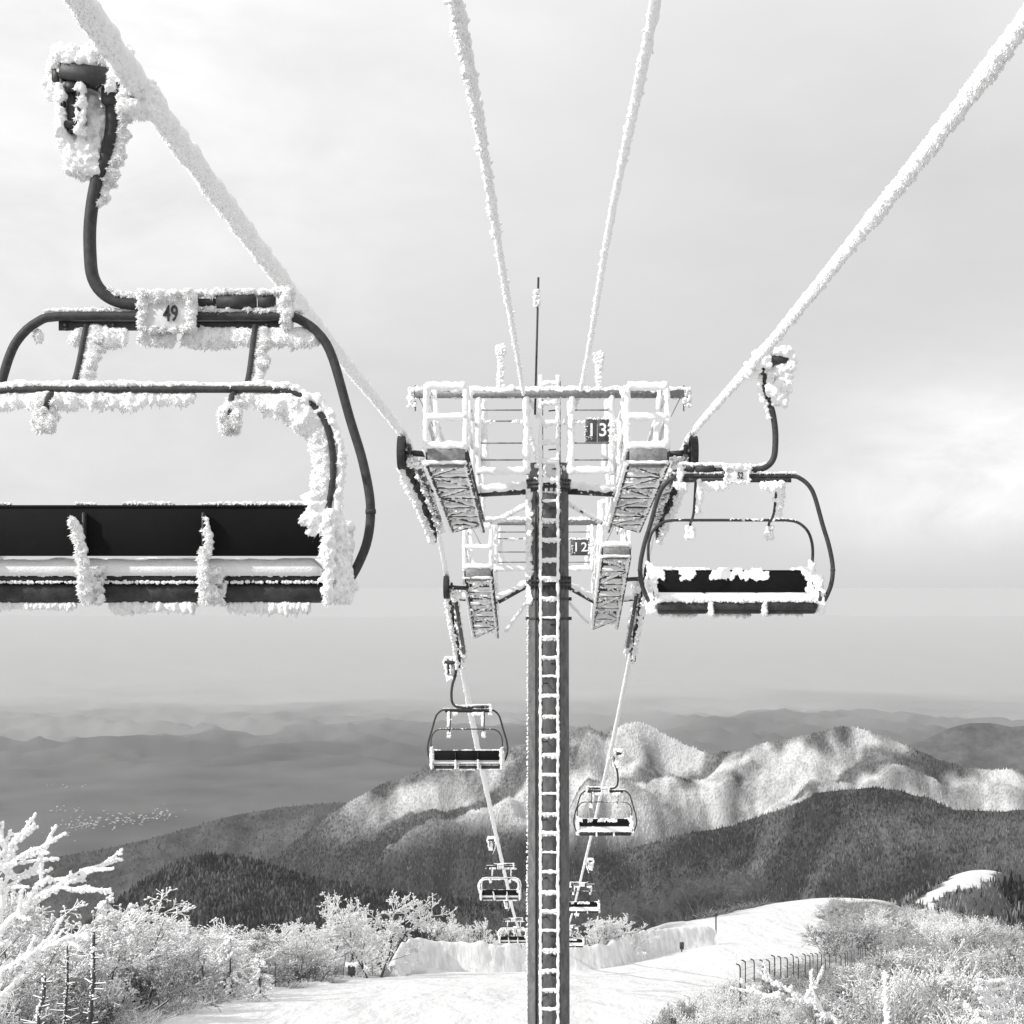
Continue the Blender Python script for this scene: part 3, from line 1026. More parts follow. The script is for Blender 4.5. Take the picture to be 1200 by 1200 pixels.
    bot = np.full(gx.shape, -2.556)
    Vt = np.stack([gx, gy, top], -1).reshape(-1, 3); Vb = np.stack([gx, gy, bot], -1).reshape(-1, 3)
    nx_, ny_ = gx.shape
    sn.add(np.concatenate([Vt, Vb]), np.concatenate([grid_faces(nx_, ny_), grid_faces(nx_, ny_)[:, ::-1] + nx_ * ny_]))
    edge = [(i, 0) for i in range(nx_)] + [(nx_ - 1, j) for j in range(1, ny_)] + [(i, ny_ - 1) for i in range(nx_ - 2, -1, -1)] + [(0, j) for j in range(ny_ - 2, 0, -1)]
    e = np.array([i * ny_ + j for i, j in edge]); e2 = np.roll(e, -1); o_ = nx_ * ny_
    sn.f.setdefault(4, []).append(np.stack([e, e + o_, e2 + o_, e2], -1))
    fringe(sn, line((CX - .86, -.46, -2.55), (CX + .86, -.46, -2.55), .1), .004, (0, -.4, .2), 90, .005, .014, .7, .5)
    fringe(sn, line((CX - .84, -.45, -2.588), (CX + .84, -.45, -2.588), .1), .004, (0, -1, .1), 130, .004, .011, .8, .4, keep=.45)
    fringe(sn, line((CX - .86, .1, -2.545), (CX + .86, .1, -2.545), .1), .004, (0, .4, -.2), 150, .01, .035, .7, .5)
    for c in cs:
        fringe(sn, line((CX + c - .2, -.41, -2.685), (CX + c + .2, -.41, -2.685), .1), .006, (0, 0, -1), 520 * k, .015, .062, .36, .28)
    sn.build('snow_layer', M['rime'], se)
    # ribs between the bays and the ends
    for i, c in enumerate((-.29, .29)):
        rb_ = MB().box((CX + c + .0, -.535, -2.45), (.012, .05, .40), None, 0.003).box((CX + c, -.25, -2.655), (.03, .5, .06), None, 0.006)
        r_ = rb_.build('rib', M['dark_steel'], root)
        rr_ = MB()
        fringe(rr_, line((CX + c, -.55, -2.44), (CX + c + .015, -.54, -2.68), .04), .01, (.1, -.5, -.2), 520 * max(k, .6), .012, .036, .5, .45)
        if heavy and i == 0:
            fringe(rr_, spline([(CX + c - .05, -.56, -2.28), (CX + c - .02, -.56, -2.34), (CX + c, -.55, -2.45)], .02), .01, (-.3, -.6, .1), 560, .012, .032, .6, .5)
        elif heavy:
            fringe(rr_, line((CX + c + .02, -.55, -2.28), (CX + c + .03, -.55, -2.46), .03), .008, (.3, -.5, 0), 260, .012, .032, .55, .5)
        mass(rr_, (CX + c + .03, -.50, -2.6), (.10, .08, .16), int(60 * max(k, .6)), .026, (0, -.3, -.2))
        mass(rr_, (CX + c + .0, .09, -2.63), (.03, .05, .12), 40, .03, (0, .4, 0))
        rr_.build('rime', M['rime'], r_)
    for s in (-1, 1):
        sp = MB().box((CX + s * .895, -.24, -2.55), (.014, .56, .22), None, 0.003)
        sp.rod((CX + s * .885, -.5, -2.24), (CX + s * .885, -.5, -2.66), 0.014, 8)
        sp.rod((CX + s * .885, -.42, -2.3), (CX + s * .916, .02, -2.6), 0.016, 8)
        s_ = sp.build('side_bracket', M['dark_steel'], root)
        rs = MB()
        mass(rs, (CX + s * .905, -.22, -2.47), (.05, .50, .36), int(330 * max(k, .6)), .05, (s * .1, -.1, 0))
        mass(rs, (CX + s * .905, -.06, -2.62), (.07, .2, .10), int(130), .042, (0, 0, -.2))
        fringe(rs, line((CX + s * .89, -.53, -2.24), (CX + s * .89, -.53, -2.68), .05), .01, (s * .4, -.5, 0), 360, .02, .05, .5, .5)
        mass(rs, (CX + s * .925, -.36, -2.36), (.05, .2, .12), int(40 * k), .04, (s * .4, 0, .1))
        rs.build('rime', M['rime'], s_)
    return root


heavy = make_chair(True)
light = make_chair(False)
table = {}
for o in list(bpy.data.objects):
    if o.parent is not None: table.setdefault(o.parent.name, []).append(o)
GRP = 'triple chairs hanging along the lift'


def set_chair(o, x, d, rz, label, num=None):
    o.location = (x, d, float(rope_z(d)))
    o.rotation_euler = (0, 0, rz)
    tag(o, label, 'lift chair', GRP)
    if num:
        pl = [c for c in o.children if c.name.startswith('number_plate')][0]
        if rz == 0:
            digits(num, .115, (CX + .02, -.085, -1.205), M['ink'], pl, .68)
        else:
            digits(num, .10, (CX - .03, .085, -1.205), M['ink'], pl, .68, math.pi)
    return o


bpy.context.view_layer.update()
for root_, vx, nb_ in ((heavy, .0065, 5200), (light, .008, 1500)):
    for part in root_.children:
        for sub in part.children:
            if sub.name.startswith('rime'): crust(sub, vx, nb_, (-.25, -.3, -.45), .005, .022)
bpy.context.view_layer.update()
heavy_c = [(XL, 72, 0, 'rime-heavy chair on the left rope, second beyond the towers, over dark hillside'),
           (XL, 104, 0, 'small far chair on the left rope just above the left snow fence'),
           (XL, 136, 0, 'farthest tiny chair of the left rope, half hidden by the tower mast')]
light_c = [(XL, 40, 0, 'dark backed chair on the left rope, first beyond both towers'),
           (XR, 51, math.pi, 'empty chair on the right rope in front of the white mountain ridge'),
           (XR, 80.5, math.pi, 'small chair on the right rope, second one beyond the tower, partly behind the mast'),
           (XR, 110.5, math.pi, 'small far chair on the right rope just above the right snow fence'),
           (XR, 141, math.pi, 'farthest tiny chair of the right rope, almost hidden by the tower mast')]
for x, d, rz, lb in heavy_c: set_chair(copy_tree(heavy, None, table), x, d, rz, lb)
for x, d, rz, lb in light_c: set_chair(copy_tree(light, None, table), x, d, rz, lb)
set_chair(heavy, XL, 8.0, 0, 'big nearest chair with black backrest and plate number 49, cut by the left edge', '49')
set_chair(light, XR, 16.6, math.pi, 'chair with plate number 52 and snowy seat facing us, beside the first tower', '52')
# a plate seen from the riders' side stands before the bar on that side
for c in light.children:
    pass

# ------------------------------------------------------------------ towers
RB = np.array([-.5, -.35, .55])


def rimed(core, rm, a, b, r, rr=None, off=0.5, S=8, rough=0.5, step=0.05, fr=60, fl=0.04, box=False):
    """a steel member and the rime plastered on its windward side"""
    core.rod(a, b, r, S)
    rr = (rr or r * 1.25) * 1.22
    P = line(a, b, step)
    rm.tube(P, rr, 9, rough=rr * rough, freq=11.0, offset=RB * r * off * 2, seed=float(a[0] if hasattr(a, '__len__') else 0))
    if fr: fringe(rm, P + RB * r, r * .4, RB, fr, .012, fl, .55, .7)


def tower(name, label, mast_d, mast_top, mast_r, number, spans, bar_z, bar_x, bar_d, arm_z, ladder_top, base_z, full):
    root = empty(name, (0.115, mast_d, base_z), label, 'lift tower')
    bx, by = 0.115, mast_d

    def L(p):     # world to tower-local
        return np.asarray(p, float) - np.array([bx, by, base_z])

    def P_(mb, nm, mat, parent, sm=True):
        mb.v = [v - np.array([bx, by, base_z]) for v in mb.v]
        return mb.build(nm, mat, parent, sm)

    # mast
    mb = MB()
    zs = np.linspace(base_z, mast_top, 40)
    mb.tube(np.stack([np.full(40, bx), np.full(40, by), zs], 1), np.linspace(mast_r[1], mast_r[0], 40), 40)
    ms = P_(mb, 'mast', M['mast'], root)
    rings = [(mast_top - .38, 1.16, .11)] + ([(.10, 1.15, .11)] if full else [])
    for zf, rf, hf in rings:
        fl = MB()
        fl.tube([(bx, by, zf - hf / 2), (bx, by, zf - .008)], mast_r[0] * rf, 40)
        fl.tube([(bx, by, zf + .008), (bx, by, zf + hf / 2)], mast_r[0] * rf, 40)
        for k in range(28):
            an = k * 2 * math.pi / 28
            c = (bx + mast_r[0] * 1.1 * math.cos(an), by + mast_r[0] * 1.1 * math.sin(an), zf)
            fl.rod((c[0], c[1], zf - hf), (c[0], c[1], zf + hf), .016, 6)
        P_(fl, 'flange', M['dark_steel'], ms)
    if full:
        for zf in (-.17, -.5):
            fl = MB()
            fl.tube([(bx, by, zf - .02), (bx, by, zf + .02)], mast_r[0] * 1.045, 40)
            for s in (-1, 1):
                fl.rod((bx + s * mast_r[0] * 1.0, by - .05, zf), (bx + s * mast_r[0] * 1.16, by - .05, zf), .03, 8)
            P_(fl, 'clamp_band', M['dark_steel'], ms)
    if full:
        rm = MB()
        z = np.arange(base_z + 1, mast_top, .05)
        n = len(z)
        rad = np.interp(z, [base_z, mast_top], [mast_r[1], mast_r[0]])
        for rep in range(2):
            an = math.pi + RNG.normal(0.0, .12, n)
            p = np.stack([bx + rad * np.cos(an), by + rad * np.sin(an), z + RNG.random(n) * .05], 1)
            d = np.stack([np.cos(an), np.sin(an), RNG.normal(0, .3, n)], 1)
            Ls = .012 + .03 * RNG.random(n)
            rm.plumes(p, d, Ls, Ls * .6)
        # plastered upper left flank under the crossarm
        n = 700
        z = mast_top - .45 - RNG.random(n) ** 1.7 * 1.9
        an = math.radians(197) + RNG.normal(0, .14, n)
        p = np.stack([bx + mast_r[0] * np.cos(an), by + mast_r[0] * np.sin(an), z], 1)
        rm.plumes(p, np.stack([np.cos(an), np.sin(an), 0 * an], 1), .03 + .04 * RNG.random(n), .04)
        an = math.radians(275) + RNG.normal(0, .25, 260)
        z = mast_top - .4 - RNG.random(260) ** 1.5 * .45 + .35
        p = np.stack([bx + mast_r[0] * np.cos(an), by + mast_r[0] * np.sin(an), z], 1)
        rm.plumes(p, np.stack([np.cos(an), np.sin(an), 0 * an], 1), .02 + .03 * RNG.random(260), .035)
        P_(rm, 'rime', M['rime'], ms)
    # ladder
    ly = by - mast_r[0] - .14
    x0, x1 = bx - .115, bx + .175
    lad, lr = MB(), MB()
    zz = np.arange(base_z + .3, ladder_top, .325)
    for x in (x0, x1):
        lad.box((x + .004, ly, (base_z + ladder_top) / 2), (.034, .05, ladder_top - base_z), None, .004)
        P = line((x, ly, base_z + 1), (x, ly, ladder_top + .1), .04)
        lr.tube(P + np.array([-.020, -.012, 0]), np.where(P[:, 2] > mast_top - .5, .034, .027), 8, rough=.018, freq=14, seed=x)
        top = P[P[:, 2] > mast_top - 1.5]
        fringe(lr, top, .01, (-.3, -.5, .2), 90, .01, .035, .55, .8)
    for z in zz:
        lad.rod((x0, ly, z), (x1, ly, z), .014, 8)
        P = line((x0, ly, z), (x1, ly, z), .03)
        thick = RNG.uniform(.026, .046) if z < mast_top - 1.6 else (.034 if z < mast_top - .4 else .06)
        lr.tube(P + np.array([0, -.012, .012 + (.012 if RNG.random() > .5 else 0)]), thick * .75, 8, rough=thick * .5, freq=15, seed=z)
        if RNG.random() > .6:
            fringe(lr, P, .01, (-.1, -.3, -.5), 110, .015, .055, .55, .5)
        if RNG.random() < .4:
            lad.rod((x0 if RNG.random() < .5 else x1, ly, z - .1), (bx, by - mast_r[0] * .9, z - .1), .012, 6)
    la = P_(lad, 'ladder', M['dark_steel'], root)
    P_(lr, 'rime', M['rime'], la)
    # cable clipped beside the ladder
    if full:
        cb = MB().tube(spline([(x0 - .10, by - mast_r[0] * .93, z + 0) for z in np.linspace(base_z, mast_top - .5, 20)], .3), .014, 8)
        P_(cb, 'conduit', M['rubber'], root)
    # crossarm
    core, rm = MB(), MB()
    for s, sp in zip((-1, 1), spans):
        xi = bx + s * 1.15
        d_arm = by
        zo = sp['z'](d_arm) + .02
        a, b = (bx + s * mast_r[0] * .9, d_arm, arm_z), (xi, d_arm, zo)
        core.rod(a, b, .085, 12)
        rm.tube(line(a, b, .06), .075, 10, rough=.04, freq=9, offset=(0, -.045, .055), seed=s * 1.0)
        c = (sp['rx'] - s * .12, d_arm, sp['z'](d_arm) + .10)
        core.rod(b, c, .075, 12)
        rm.tube(line(b, c, .06), .08, 10, rough=.05, freq=9, offset=(0, -.04, .04), seed=s * 2.0)
        fringe(rm, line(a, b, .06), .08, (0, -.4, .5), 160, .02, .06, .6, .6)
        e0 = (bx + s * mast_r[0] * .9, by + .1, arm_z - .22)
        e1 = (bx + s * 1.0, sp['d1'] - .2, sp['z'](sp['d1']) - .05)
        core.rod(e0, e1, .03, 8)
        rm.tube(line(e0, e1, .06), .045, 8, rough=.02, freq=9, offset=(-.01, -.02, .01), seed=s * 3.0)
    ca = P_(core, 'crossarm', M['dark_steel'], root)
    P_(rm, 'rime', M['rime'], ca)
    # catwalks with railings along both sheave trains
    for s, sp in zip((-1, 1), spans):
        xo, xi = (-1.68, -1.10) if s < 0 else (1.84, 1.26)
        d0, d1, zf = sp['d0'], sp['d1'], sp['z']
        core, rm = MB(), MB()
        nb = max(4, int((d1 - d0) / .85))
        ds = np.linspace(d0, d1, nb + 1)
        for x in (xo, xi):
            for za in (0.0, -.20):
                core.rod((x, d0, zf(d0) + za), (x, d1, zf(d1) + za), .028, 8)
                P = line((x, d0, zf(d0) + za), (x, d1, zf(d1) + za), .07)
                rm.tube(P, .042, 8, rough=.02, freq=9, offset=(-.02, -.02, .015), seed=x + za)
        for i in range(nb):
            da, db = ds[i], ds[i + 1]
            pa = (xo, da, zf(da) - .2), (xi, da, zf(da) - .2)
            core.rod(*pa, .03, 6)
            rm.tube(line(*pa, .06), .032, 8, rough=.022, freq=10, offset=(0, -.03, .02), seed=i * 1.1)
            q = ((xo, da, zf(da) - .2), (xi, db, zf(db) - .2)) if i % 2 else ((xi, da, zf(da) - .2), (xo, db, zf(db) - .2))
            core.rod(*q, .026, 6)
            rm.tube(line(*q, .06), .03, 8, rough=.02, freq=10, offset=(-.012, -.025, .015), seed=i * 2.3)
            for x in (xo, xi):
                core.rod((x, da, zf(da)), (x, db, zf(db) - .2), .016, 6)
                core.rod((x, da, zf(da)), (x, da, zf(da) - .2), .018, 6)
            # grating planks
            dm = (da + db) / 2
            core.box(((xo + xi) / 2, dm, zf(dm) + .0), (abs(xo - xi) - .08, (db - da) * .8, .02), rotx(math.atan2(zf(d1) - zf(d0), d1 - d0)))
            rm.box(((xo + xi) / 2, dm, zf(dm) - .035), (abs(xo - xi) - .14, (db - da) * .62, .03), rotx(math.atan2(zf(d1) - zf(d0), d1 - d0)), .012)
            mass(rm, ((xo + xi) / 2, dm, zf(dm) - .12), (abs(xo - xi), (db - da), .14), 30, .055, (-.2, -.4, 0))
        cw = P_(core, 'catwalk', M['dark_steel'], root)
        P_(rm, 'rime', M['rime'], cw)
        ep = MB().box(((xo + xi) / 2, d0 - .03, zf(d0) - .1), (abs(xo - xi) - .03, .03, .25), None, .005)
        ep.box(((xo + xi) / 2, d0 + .08, zf(d0) - .235), (abs(xo - xi) - .10, .20, .02), None, .004)
        P_(ep, 'end_plate', M['steel'], cw)
        # railing
        core, rm = MB(), MB()
        hr = sp['rail']
        dd = np.linspace(d0, d1, 4)
        for x in (xo, xi):
            for i, d in enumerate(dd):
                rimed(core, rm, (x, d, zf(d)), (x, d, zf(d) + hr), .022, .036, .5, fr=120 if i == 0 else 40, fl=.055)
            for k in (hr, hr * .52):
                rimed(core, rm, (x, d0, zf(d0) + k), (x, d1, zf(d1) + k), .018, .03, .5, fr=40, step=.08)
        for k, rr in ((hr, .05), (hr * .52, .045), (0.06, .05)):
            rimed(core, rm, (xo, d0, zf(d0) + k), (xi, d0, zf(d0) + k), .02, rr, .4, fr=130, fl=.05)
        rimed(core, rm, (xo + (xi - xo) * .3, d0, zf(d0) + .05), (xo + (xi - xo) * .15, d0 + .5, zf(d0) + hr), .016, .03, .3, fr=60)
        rimed(core, rm, (xi, d0, zf(d0)), (xi - s * .02 , d0 + .9, zf(d0) + hr + .05), .02, .04, .3, fr=90)
        ra = P_(core, 'railing', M['dark_steel'], cw)
        P_(rm, 'rime', M['rime'], ra)
    # sheave trains
    for s, sp in zip((-1, 1), spans):
        rx = sp['rx']
        sd = np.linspace(sp['s0'], sp['s1'], sp['n'])
        core, rm = MB(), MB()
        ix = rx - s * .12
        for i in range(0, len(sd) - 1, 2):
            a = (ix, sd[i], rope_z(sd[i]) - .30); b = (ix, sd[i + 1], rope_z(sd[i + 1]) - .30)
            core.box(tuple((np.array(a) + np.array(b)) / 2), (.05, sd[i + 1] - sd[i] + .2, .12), rotx(math.atan2(b[2] - a[2], b[1] - a[1])), .01)
            fringe(rm, line(a, b, .1), .05, (-.4, -.3, -.5), 150, .02, .08, .55, .6)
        core.box((ix - s * .06, (sd[0] + sd[-1]) / 2, rope_z((sd[0] + sd[-1]) / 2) - .45), (.07, (sd[-1] - sd[0]) * .75, .14), rotx(math.atan2(rope_z(sd[-1]) - rope_z(sd[0]), sd[-1] - sd[0])), .012)
        for d in sd:
            core.rod((rx, d, rope_z(d) - .33), (ix - s * .04, d, rope_z(d) - .33), .03, 10)
        z0 = rope_z(sd[0]) - .33
        core.rod((ix, sd[0] - .0, z0), (rx - s * .44, sd[0] + .1, z0 - .02), .045, 10)
        mass(rm, (rx - s * .2, sd[0] + .05, z0 - .14), (.22, .3, .12), 70, .05, (0, -.3, -.5))
        fringe(rm, line((rx, sd[0], z0 - .22), (rx, sd[-1], rope_z(sd[-1]) - .55), .1), .02, (-.3, -.4, -.6), 60, .03, .1, .5, .6)
        fringe(rm, line((ix - s * .05, sd[0] + .4, rope_z(sd[0] + .4) - .4), (ix - s * .05, sd[-1], rope_z(sd[-1]) - .4), .1), .05, (-.3, -.5, .5), 70, .02, .08, .55, .6)
        tr = P_(core, 'sheave_train', M['dark_steel'], root)
        P_(rm, 'rime', M['rime'], tr)
        for d in sd[:3]:
            an = RNG.uniform(0, 2 * math.pi, 200)
            an = math.pi + RNG.normal(0, .9, 200)
            q = np.stack([rx + RNG.choice([-1, 1], 200) * .056, d + .25 * np.cos(an), rope_z(d) - .33 + .25 * np.sin(an)], 1)
            L_ = RNG.uniform(.012, .035, 200)
            rm.plumes(q, np.stack([RNG.normal(0, .5, 200), -.5 + 0 * an, np.sin(an)], 1), L_, L_ * .5)
        wm = MB().disc((0, 0, 0), (1, 0, 0), .255, .11, 28, groove=.05).mesh('sheave', M['rubber'])
        for i, d in enumerate(sd):
            o = bpy.data.objects.new('sheave', wm)
            COL.objects.link(o); o.parent = tr
            o.location = Vector(L((rx, d, rope_z(d) - .33)))
    # lifting frame: the long bar over the tower head with its inner railings
    core, rm = MB(), MB()
    xa, xb = bar_x
    core.rod((xa, bar_d, bar_z), (xb, bar_d, bar_z), .07, 14)
    P = line((xa, bar_d, bar_z), (xb, bar_d, bar_z), .05)
    rm.tube(P, .06, 9, rough=.05, freq=9, offset=(0, .01, .055), seed=9.0)
    fringe(rm, P + [0, 0, .05], .03, (0, -.1, 1), 150, .02, .07, .55, .6)
    fringe(rm, P + [0, 0, -.05], .03, (0, -.3, -.5), 60, .01, .03, .55, .6, keep=.5)
    for xe, s in ((xa, -1), (xb, 1)):
        core.rod((xe, bar_d, bar_z + .14), (xe, bar_d, bar_z - .28), .012, 8)
        core.rod((xe - s * .05, bar_d, bar_z - .05), (xe - s * .33, bar_d - .3, bar_z - .60), .008, 6)
        mass(rm, (xe + s * .05, bar_d, bar_z - .06), (.10, .1, .28), 70, .05, (s * .3, 0, -.2))
    xs_in = [(-1.02, -.24), (.49, 1.14)]
    for pa, pb in xs_in:
        pb_z = arm_z + .22
        for x in (pa, pb):
            rimed(core, rm, (x, bar_d, pb_z - .05), (x, bar_d, bar_z), .024, .042, .5, fr=150, fl=.06)
        rimed(core, rm, (pa + (.12 if pa < 0 else 0), bar_d + .5, pb_z), (pa + (.06 if pa < 0 else 0), bar_d + .5, bar_z - .05), .022, .05, .5, fr=130, fl=.06)
        rimed(core, rm, (pb - (.10 if pa > 0 else 0), bar_d + .5, pb_z), (pb - (.04 if pa > 0 else 0), bar_d + .5, bar_z - .05), .022, .045, .5, fr=110, fl=.06)
        for k, frz in ((.25, 0), (.42, .3), (.76, 0), (1.02, 0)):
            z = bar_z - k * (bar_z - pb_z) / 1.2
            core.rod((pa, bar_d, z), (pb, bar_d, z), .013, 8)
            if frz: fringe(rm, line((pa, bar_d, z), (pb, bar_d, z), .05), .01, (0, -.2, -.6), 150, .015, .06, .55, .5, keep=.45)
        rimed(core, rm, (pa, bar_d, pb_z), (pb, bar_d, pb_z), .03, .05, .6, fr=120)
    lf = P_(core, 'lifting_frame', M['steel'], root)
    P_(rm, 'rime', M['rime'], lf)
    # number tiles
    nx0, nz0, sz = number[1]
    pl = MB()
    if len(number[0]) == 2 and full:
        pl.box((nx0 - sz * .26, bar_d - .05, nz0), (sz * .50, .015, sz), None, .003)
        pl.box((nx0 + sz * .26, bar_d - .05, nz0), (sz * .50, .015, sz), None, .003)
    else:
        pl.box((nx0, bar_d - .05, nz0), (sz * 1.2, .015, sz), None, .003)
    po = P_(pl, 'number_plate', M['sign'], root)
    digits(number[0][0], sz * .8, Vector(L((nx0 - sz * .25, bar_d - .063, nz0))), M['white_ink'], po)
    digits(number[0][1], sz * .8, Vector(L((nx0 + sz * .25, bar_d - .063, nz0))), M['white_ink'], po)
    rp = MB()
    mass(rp, (nx0 + sz * .78, bar_d - .04, nz0), (sz * .5, .04, sz * .95), 110, .045)
    mass(rp, (nx0 - sz * .50, bar_d - .07, nz0 - .05), (sz * .10, .02, sz * .6), 9, .02)
    mass(rp, (nx0, bar_d - .06, nz0 + sz * .52), (sz, .02, .03), 20, .02)
    mass(rp, (nx0 - sz * .3, bar_d - .075, nz0 - sz * .32), (sz * .2, .01, sz * .15), 4, .014)
    P_(rp, 'rime', M['rime'], po)
    if full:
        an = MB().rod(at(627, 486, bar_d), at(631, 325, bar_d), .018, 8)
        ao = P_(an, 'antenna', M['dark_steel'], root)
        ra = MB()
        mass(ra, at(629, 350, bar_d), (.07, .07, .25), 70, .045)
        P_(ra, 'rime', M['rime'], ao)
        for (px, y0, y1, fat) in ((587, 408, 460, .05), (702, 416, 460, .05)):
            st = MB().rod(at(px, y1, bar_d), at(px, y0, bar_d), .025, 8)
            so_ = P_(st, 'sensor_post', M['dark_steel'], root)
            rs = MB()
            fringe(rs, line(at(px, y1, bar_d), at(px, y0, bar_d), .04), .03, (-.2, -.3, 0), 420, .02, .07, .6, .7)
            mass(rs, at(px, y0 + 3, bar_d), (.12, .1, .12), 50, .05)
            P_(rs, 'rime', M['rime'], so_)
        # wires dropping from the cables to the tower head
        wr, rw = MB(), MB()
        for pts in ([at(614, 462, 24.9), at(620, 500, 25.1), at(632, 545, 25.4)], [at(681, 458, 24.9), at(672, 480, 25.1), at(660, 497, 25.4)], [at(604, 455, 24.9), at(620, 468, 25.0), at(640, 500, 25.3)]):
            P = spline(pts, .05)
            wr.tube(P, .012, 6)
            rw.tube(P, .03, 8, rough=.02, freq=10, seed=1.0)
            fringe(rw, P, .02, (-.2, -.3, -.3), 110, .02, .06, .5, .7)
        wo = P_(wr, 'signal_wire', M['rubber'], root)
        P_(rw, 'rime', M['rime'], wo)
    return root


def rotx(a):
    return np.array([[1, 0, 0], [0, math.cos(a), -math.sin(a)], [0, math.sin(a), math.cos(a)]])


def lin(d0, z0, d1, z1):
    return lambda d: z0 + (z1 - z0) * (d - d0) / (d1 - d0)


MB.FUZZ = 0
tower('lift_tower', 'grey steel lift tower numbered 13 with rime-covered ladder and crossarm', 26.0, 2.12, (.335, .362), ('13', (.895, 2.56, .37)),
      [dict(d0=22.4, d1=29.0, z=lin(22.4, 2.02, 29.0, 1.28), s0=22.9, s1=29.6, n=8, rx=XL, rail=.93),
       dict(d0=22.4, d1=29.0, z=lin(22.4, 2.02, 29.0, 1.28), s0=22.9, s1=29.6, n=8, rx=XR, rail=.93)],
      3.16, (-2.05, 2.30), 24.9, 1.68, 3.45, -9.9, True)
tower('lift_tower', 'second lift tower numbered 12, its head showing behind the mast of the first', 36.0, .75, (.27, .29), ('12', (.86, .93, .36)),
      [dict(d0=33.6, d1=38.4, z=lin(33.6, .42, 38.4, -1.02), s0=33.6, s1=38.4, n=6, rx=XL, rail=.95),
       dict(d0=32.0, d1=37.6, z=lin(32.0, .86, 37.6, -.78), s0=33.0, s1=38.0, n=6, rx=XR, rail=.95)],
      1.50, (-1.65, 1.7), 34.6, .22, 1.6, -12.2, False)

# ------------------------------------------------------------------ vegetation
def rnd_dir(n):
    d = RNG.normal(size=(n, 3))
    return d / np.linalg.norm(d, axis=1)[:, None]


def grow(stems, levels, ratio, kids_, up, rad, spread=0.75):
    """branching skeleton, level by level; returns one (p0,p1,r0,r1) per level"""
    p0, p1, r0, r1 = stems
    out = [(p0, p1, r0, r1)]
    for lv in range(levels):
        n = kids_[lv]
        m = len(p0) * n
        i = np.repeat(np.arange(len(p0)), n)
        t = RNG.uniform(.3, 1.0, m)[:, None]
        b = p0[i] * (1 - t) + p1[i] * t
        d = p1[i] - p0[i]
        ln = np.linalg.norm(d, axis=1)
        d = d / ln[:, None] + rnd_dir(m) * spread + np.array([0, 0, up[lv]])
        d /= np.linalg.norm(d, axis=1)[:, None]
        L = ln * ratio[lv] * RNG.uniform(.6, 1.25, m)
        e = b + d * L[:, None]
        ra = np.full(m, rad[lv][0]); rb = np.full(m, rad[lv][1])
        out.append((b, e, ra, rb))
        p0, p1, r0, r1 = b, e, ra, rb
    return out


